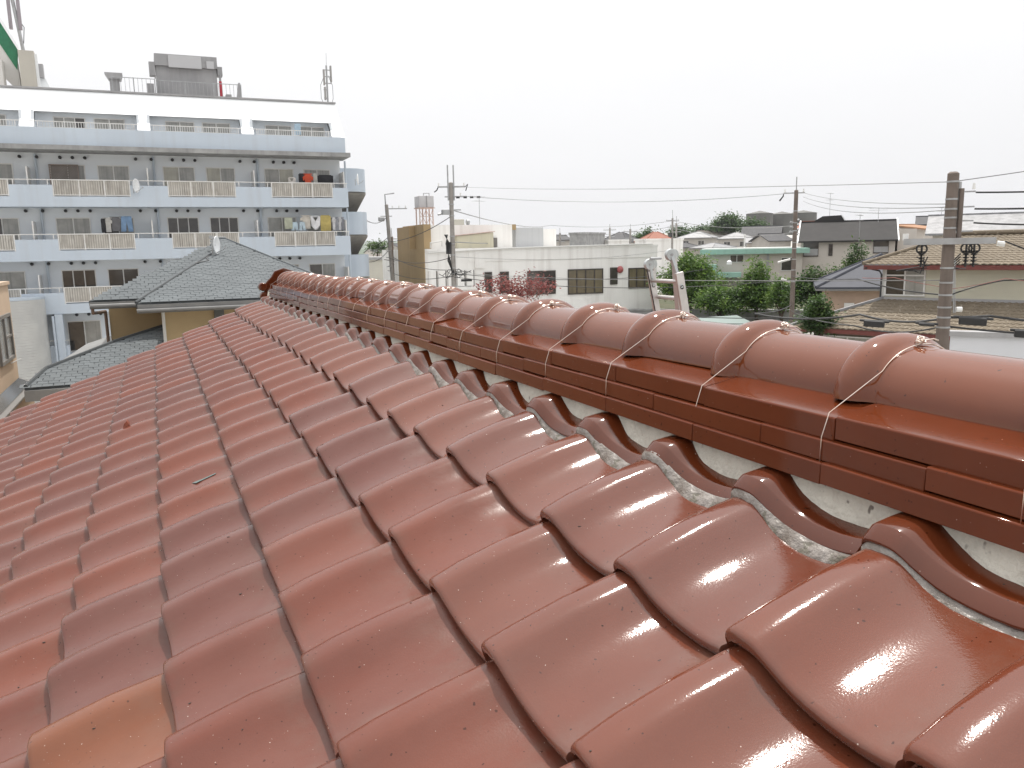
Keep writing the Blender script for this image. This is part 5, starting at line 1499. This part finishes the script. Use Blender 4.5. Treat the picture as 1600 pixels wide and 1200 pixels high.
for i in range(3):
    wire(['uppermost', 'middle', 'lowest'][i] + ' of three brown wires from the wooden pole to the near pole', [(30.6 + .05 * i, 33.0, 11.12 - .22 * i), (13.1, 10.4, 9.22 - .05 * i)], .16 + .05 * i, .009, M_GREYW)
wire('straight thin wire crossing in front of trees and ladder at half height', [(15.0, 42.4, 7.35), (13.0, 10.35, 7.88)], .15, .010, M_GREYW)
wire('black telephone cable leaving the near pole to the left', [(30.3, 33.2, 6.9), (14.2, 13.5, 7.78), (13.0, 10.35, 7.62)], .06, .014)
wire('black telephone cable rising then falling right of the near pole', [(13.0, 10.3, 7.60), (13.9, 9.9, 7.86), (15.3, 9.0, 7.78)], -.03, .014)
wire('faded red tagged cable right of the near pole', [(13.0, 10.3, 7.72), (13.8, 9.8, 7.90), (14.6, 9.4, 7.82), (16.0, 8.6, 7.95)], .02, .006, mat('faded red cable', (.28, .11, .095), .6))
wire('faded red cable left of the near pole', [(13.0, 10.35, 7.75), (12.45, 11.0, 7.93), (12.2, 11.5, 7.92)], .01, .006, mat('faded red cable', (.28, .11, .095), .6))
wire('thick black cable bundle left of the near pole at roof height', [(30.35, 33.2, 5.4), (12.2, 14.5, 7.05), (12.3, 11.6, 7.22), (13.0, 10.35, 7.20)], .10, .022)
wire('thick black cable bundle right of the near pole', [(13.0, 10.3, 7.22), (13.6, 9.9, 7.24), (14.4, 9.3, 7.12), (16.5, 7.8, 7.05)], .01, .026)
wire('second black cable bundle below the first left of the near pole', [(30.35, 33.2, 5.1), (12.4, 11.8, 6.98), (13.0, 10.35, 7.06)], .12, .014)
wire('lowest black cable right of the near pole above the white wall', [(13.0, 10.3, 7.06), (14.3, 9.2, 6.92), (16.5, 7.6, 6.80)], .02, .02)
for i, (px, py, d, w_, h_, lab) in enumerate(((1366, 506, 15.6, .34, .11, 'black splice box hanging on the cable left of the near pole'), (1520, 502, 15.8, .42, .13, 'large black splice box on the cable right of the near pole'), (1602, 522, 15.2, .30, .12, 'black splice box at the right edge of the view'), (1448, 507, 16.2, .26, .05, 'thin black splice bar on the near pole'))):
    c = aim(px, py, d)
    o = MB().box(-w_ / 2, w_ / 2, -.06, .06, -h_ / 2, h_ / 2).box(-w_ * .72, w_ * .72, -.025, .025, h_ / 2 - .03, h_ / 2 + .015).build('splice_box', M_BLACK, bevel=.02)
    o.location = c
    o.rotation_euler = (0, R(3), R(-52))
    tag(o, lab, 'splice box', 'splice boxes on the cables')
wire('steel stay wire dropping from beside the near pole', [(13.28, 10.45, 8.18), (13.05, 10.2, 7.3)], .0, .008, M_STEEL)
wire('second steel stay wire dropping beside the near pole', [(13.32, 10.45, 8.18), (13.09, 10.2, 7.3)], .0, .008, M_STEEL)
wire('service cable sloping down to the right edge from the crossarm', [(13.5, 9.65, 8.55), (14.6, 9.0, 8.05), (16.5, 7.9, 7.3)], .01, .014)
wire('thick insulated line from the post on the near pole to the right edge', [(13.22, 10.06, 9.40), (14.3, 9.1, 9.38), (18.5, 5.5, 9.55)], .01, .016)
wire('second insulated line from the post on the near pole to the right edge', [(13.22, 10.06, 9.12), (14.3, 9.1, 9.10), (18.5, 5.5, 9.2)], .01, .018)
wire('third insulated line from the post on the near pole to the right edge', [(13.22, 10.06, 8.88), (14.3, 9.1, 8.82), (18.5, 5.5, 8.8)], .02, .016)
a = aim(1051, 345, 118)
for i, (q, lab) in enumerate((((15.0, 42.4, 10.7), 'upper long wire from the far paired poles down to the twin spiked pole'), ((15.0, 42.4, 9.0), 'lower long wire from the far paired poles to the twin spiked pole'))):
    wire(lab, [(a.x, a.y, a.z - .8 * i), aim(860, 352 + 14 * i, 118), q], .5, .028, M_GREYW)
wire('right hand wire from the far paired poles towards the hillside', [(a.x, a.y, a.z), aim(1247, 352, 100)], .6, .03, M_GREYW)
wire('second right hand wire from the far paired poles', [(a.x, a.y, a.z - 1.0), aim(1247, 362, 100)], .8, .03, M_GREYW)
for i, (p_, q_, s_) in enumerate((((15.05, 56, 9.2), (15, 42.4, 10.4), .3), ((15.05, 56, 8.1), (15, 42.4, 8.2), .35), ((16.4, 59.8, 8.1), (15, 42.4, 7.5), .3), ((16.4, 59.8, 6.9), (15, 42.4, 7.2), .3), ((15.05, 56, 9.5), (12.9, 53.6, 9.0), .2), ((15.05, 56, 8.6), (12.9, 53.6, 7.9), .25), ((15.05, 56, 10.9), (13.0, 53.6, 10.6), .3), ((16.4, 59.8, 9.4), (13.0, 53.6, 8.6), .2))):
    wire('black line ' + ['highest', 'second', 'third', 'lowest'][i % 4] + (' between the gap poles and the twin spiked pole' if i < 4 else ' between the gap poles and the apartment landings'), [p_, q_], s_, .02)
wire('black cable low across the white building towards the ladder', [(15.0, 42.3, 7.3), (33.0, 44.0, 7.0)], .5, .02)
wire('second black cable low across the white building', [(15.0, 42.3, 7.1), (30.3, 33.2, 6.7)], .5, .02)
wire('thin line across the face of the white building', [(15.0, 42.3, 8.2), (34, 50, 8.2)], .35, .012, M_GREYW)
wire('third black cable behind the ridge caps right of the ladder', [(15.0, 42.3, 6.2), (30.35, 33.2, 4.7)], .4, .025)
wire('fourth black cable behind the ridge caps right of the ladder', [(15.0, 42.3, 5.9), (30.35, 33.2, 4.4)], .4, .02)
tv_antenna('TV antenna on the near edge of the slate roof house', (57.2, 54.5, 8.3), 2.6, .6, 2.2, 9)
tv_antenna('TV antenna on the ridge of the slate roof house', (61.0, 56.0, 10.3), 1.3, -.5, 1.6, 7)
c = aim(1296, 345, 85)
tv_antenna('tall thin TV antenna behind the left end of the slate roof', (c.x, c.y, c.z - 1.0), 3.6, .4, 1.0, 6)
c = aim(1470, 352, 90)
tv_antenna('small TV antenna behind the far right house', (c.x, c.y, c.z - .5), 2.2, .4, 1.0, 6)

# ------------------------------------------------------------------ aluminium ladder leaning on the right eave
M_LAD = mat('brushed aluminium', (.62, .59, .57), .35, metal=.7, col2=(.52, .50, .48), nscale=8, rough2=.5)
M_LADG = mat('cast hinge grey', (.50, .53, .53), .4, metal=.4, col2=(.42, .45, .45), nscale=9)
M_LADD = mat('ladder hole dark', (.03, .028, .028), .8)
lad = thing('ladder', 'aluminium folding ladder with hinge joints rising behind the ridge', 'ladder', (5.25, 5.25, 0))
top_z, lean_ = 8.50, .205
fx = lambda z: 5.25 - z * lean_ + .02
LY = (5.06, 5.44)
l_ = lambda b, n, m=M_LAD, **k: b.build(n, m, lad, world=True, **k)
dirv = Vector((-lean_, 0, 1)).normalized()
nrm = Vector((1, 0, lean_)).normalized()
for i, y in enumerate(LY):
    a_, b_ = Vector((fx(0), y, 0)), Vector((fx(top_z - .10), y, top_z - .10))
    q = nrm * (.034 if i == 0 else .028)
    e = Vector((0, .012, 0))
    s_ = l_(MB().prism([a_ - q - e, a_ + q - e, a_ + q + e, a_ - q + e], b_ - a_), 'stile', bevel=.004)
    for k, z in enumerate((7.72, 8.0, 8.29)):
        c = Vector((fx(z), y - .0135, z))
        MB().tube([tuple(c + Vector((0, -.002, 0)) - lad.location), tuple(c + Vector((0, .001, 0)) - lad.location)], .015, 12).build('rung_socket', M_LADD, s_)
    h0 = b_ + dirv * .045 + (Vector((-.03, .05, .085)) if i == 0 else Vector((0, 0, .01)))
    g_ = MB().tube([h0 + Vector((0, -.016, 0)), h0 + Vector((0, .016, 0))], .044, 20)
    g_.bar(h0, b_ - dirv * .12, .024, .036)
    l_(g_, 'hinge_plate', M_LADG, smooth=40, bevel=.003)
    l_(MB().tube([h0 + Vector((0, -.021, 0)), h0 + Vector((0, .021, 0))], .011, 12), 'hinge_pin', M_STEEL, smooth=40)
    p_ = h0 + Vector((.045, .0, .0)) + Vector((0, .030, 0))
    e_ = p_ + Vector((lean_ * .55, 0, -1)) * .95
    l_(MB().bar(p_ + Vector((0, 0, .02)), e_, .022, .048), 'folded_stile', M_LAD, bevel=.004)
    l_(MB().tube([p_ + Vector((0, -.012, 0)), p_ + Vector((0, .012, 0))], .04, 16), 'hinge_disc', M_LADG, smooth=40)
for z in [.35 + .285 * k for k in range(29)]:
    if z < top_z - .12:
        l_(MB().tube([(fx(z), LY[0], z), (fx(z), LY[1], z)], .016, 10), 'rung', smooth=40)
for z in (8.2, 7.92, 7.64):
    xx = fx(top_z) + .055 + (top_z - z) * .115
    l_(MB().tube([(xx, LY[0], z), (xx, LY[1], z)], .016, 10), 'rung', smooth=40)
l_(MB().tube([(fx(top_z), LY[1] - .03, top_z), (fx(top_z) + .10, LY[1] - .03, top_z)], .010, 8), 'lock_bar', M_STEEL)
l_(MB().tube([(fx(8.4) - .05, LY[1] - .03, 8.42), (fx(8.0) - .03, LY[1] - .03, 8.0), (fx(7.3), LY[1] - .03, 7.3)], .005, 5), 'pull_cord', M_DARK)

# ------------------------------------------------------------------ far hills
def hills(name, d, x0, x1, prof, m):
    V, F = [], []
    n = 60
    for i in range(n + 1):
        px = x0 + (x1 - x0) * i / n
        y = prof(px)
        a_ = aim(px, y, d)
        dirn = Vector((a_.x, a_.y, 0)).normalized()
        V += [a_ - dirn * d * .25 + Vector((0, 0, -a_.z - 5)), a_ - dirn * d * .1 + Vector((0, 0, -a_.z * .35)), a_, a_ + dirn * d * .2 + Vector((0, 0, -a_.z - 5))]
        if i:
            q = 4 * i
            F += [(q - 4 + k, q + k, q + 1 + k, q - 3 + k) for k in range(3)]
    o = MB().add(V, F).build(name, m, smooth=1)
    o['kind'] = 'structure'
M_HILL = mat('wooded hill', (.045, .075, .035), .9, col2=(.07, .10, .05), nscale=.02, coords='World')
hz = lambda px: 398 - .02 * (px - 239)
hills('hills', 3600, -400, 2400, lambda px: hz(px) - 13 - 5 * math.sin(px * .011) - 3 * math.sin(px * .037 + 1) - 1.5 * math.sin(px * .09), M_HILL)
hills('hills', 1500, 500, 2200, lambda px: hz(px) - 3 - 2.5 * math.sin(px * .017 + 2) - 1.4 * math.sin(px * .06), M_HILL)
# a scatter of far roofs between the buildings
rr = random.Random(5)
ORD = 'first second third fourth fifth sixth seventh eighth ninth tenth eleventh twelfth thirteenth fourteenth fifteenth sixteenth seventeenth eighteenth nineteenth'.split()
M_FROOF = [M_MGREY, M_BRNROOF, M_LGREY, M_SLATE]
k = 0
for px in list(range(585, 640, 11)) + list(range(845, 1060, 12)):
    d = rr.uniform(260, 480)
    yb = hz(px) + rr.uniform(-2, 5)
    a, b_ = aim(px, yb, d), aim(px + rr.uniform(13, 22), yb, d + rr.uniform(-5, 5))
    house('distant_house', 'tiny far house with %s roof, %s from the left %s' % (['grey', 'brown', 'pale', 'dark'][k % 4], ORD[k if k < 5 else k - 5], 'in the gap' if k < 5 else 'behind the white building parapet'), (a.x, a.y), (b_.x, b_.y), 8, 0, a.z, a.z + 1.8, 'gable', [M_PALE, M_PALE2, M_WWALL][k % 3], M_FROOF[k % 4], .4, group='far roofscape houses')
    k += 1
# small things on the roof
bpy.context.view_layer.update()
dg = bpy.context.evaluated_depsgraph_get()
def drop(x, y, up=0.0):
    hit = scene.ray_cast(dg, (x, y, H + .3), (0, 0, -1))
    return Vector((x, y, hit[1].z + up)) if hit[0] else Vector((x, y, H - 1))
M_CHIP = mat('broken tile clay', (.30, .09, .05), .7, col2=(.12, .04, .03), nscale=60)
b = MB().prism([(0, 0, -.005), (.022, .004, -.005), (.030, .010, .014), (.020, .006, .034), (.008, .004, .022)], (.004, .014, .004))
o = tag(b.build('tile_chip', M_CHIP), 'small red brown broken chip standing on a tile of the left slope', 'tile chip')
o.location = drop(-.20, 4.17)
b = MB().prism([(0, 0, 0), (.010, -.016, 0), (.075, -.012, .0), (.085, .004, 0), (.05, .012, 0)], (0, 0, .0012))
o = tag(b.build('slate_flake', mat('dark teal flake', (.10, .135, .13), .6)), 'dark grey green flake lying on a tile left of the middle', 'flake')
o.location = drop(.055, 2.765, .0005)
o.rotation_euler = (0, -TPITCH, R(8))

# grit and lichen crumbs caught on the tiles
b = MB()
gr = random.Random(31)
for i in range(110):
    x, y = gr.uniform(-.9, .78), gr.uniform(.45, 4.5)
    p = drop(x, y)
    if p.z > H - .3: continue
    q = gr.uniform(.0006, .0017)
    e1, e2 = Vector((q * gr.uniform(.6, 2.2), q * gr.uniform(-.8, .8), 0)), Vector((q * gr.uniform(-.6, .6), q * gr.uniform(.5, 1.2), 0))
    b.prism([p - e1 - e2, p + e1 - e2, p + e1 * .7 + e2, p - e1 * .8 + e2], (0, 0, q * .8))
o = b.build('grit', mat('dark grit', (.05, .04, .035), .9))
tag(o, 'tiny dark grit scattered over the roof tiles', 'grit', kind='stuff')
# planted ground behind the retaining wall
V, F = [], []
n = 14
for i in range(n + 1):
    for k in range(n + 1):
        x, y = 30 + 24 * i / n, 42 + 22 * k / n
        V.append((x, y, terrain(x, y) + .06))
for i in range(n):
    for k in range(n):
        q = i * (n + 1) + k
        F.append((q, q + n + 1, q + n + 2, q + 1))
o = MB().add(V, F).build('garden_ground', mat('planted soil', (.055, .065, .03), .95, col2=(.09, .085, .05), nscale=1.2, bump=.5, bscale=6))
o['kind'] = 'structure'

# ------------------------------------------------------------------ summer haze
hm = bpy.data.materials.new('thin summer haze')
hm.use_nodes = True
hn = hm.node_tree.nodes
hn.remove(hn['Principled BSDF'])
pv = hn.new('ShaderNodeVolumePrincipled')
pv.inputs['Color'].default_value = (0.93, 0.95, 1.0, 1)
pv.inputs['Density'].default_value = 0.00015
pv.inputs['Anisotropy'].default_value = 0.3
hm.node_tree.links.new(pv.outputs['Volume'], hn['Material Output'].inputs['Volume'])
hz_o = MB().box(-8300, 8300, -8300, 8300, -6.5, 95).build('haze', hm)
hz_o['kind'] = 'stuff'
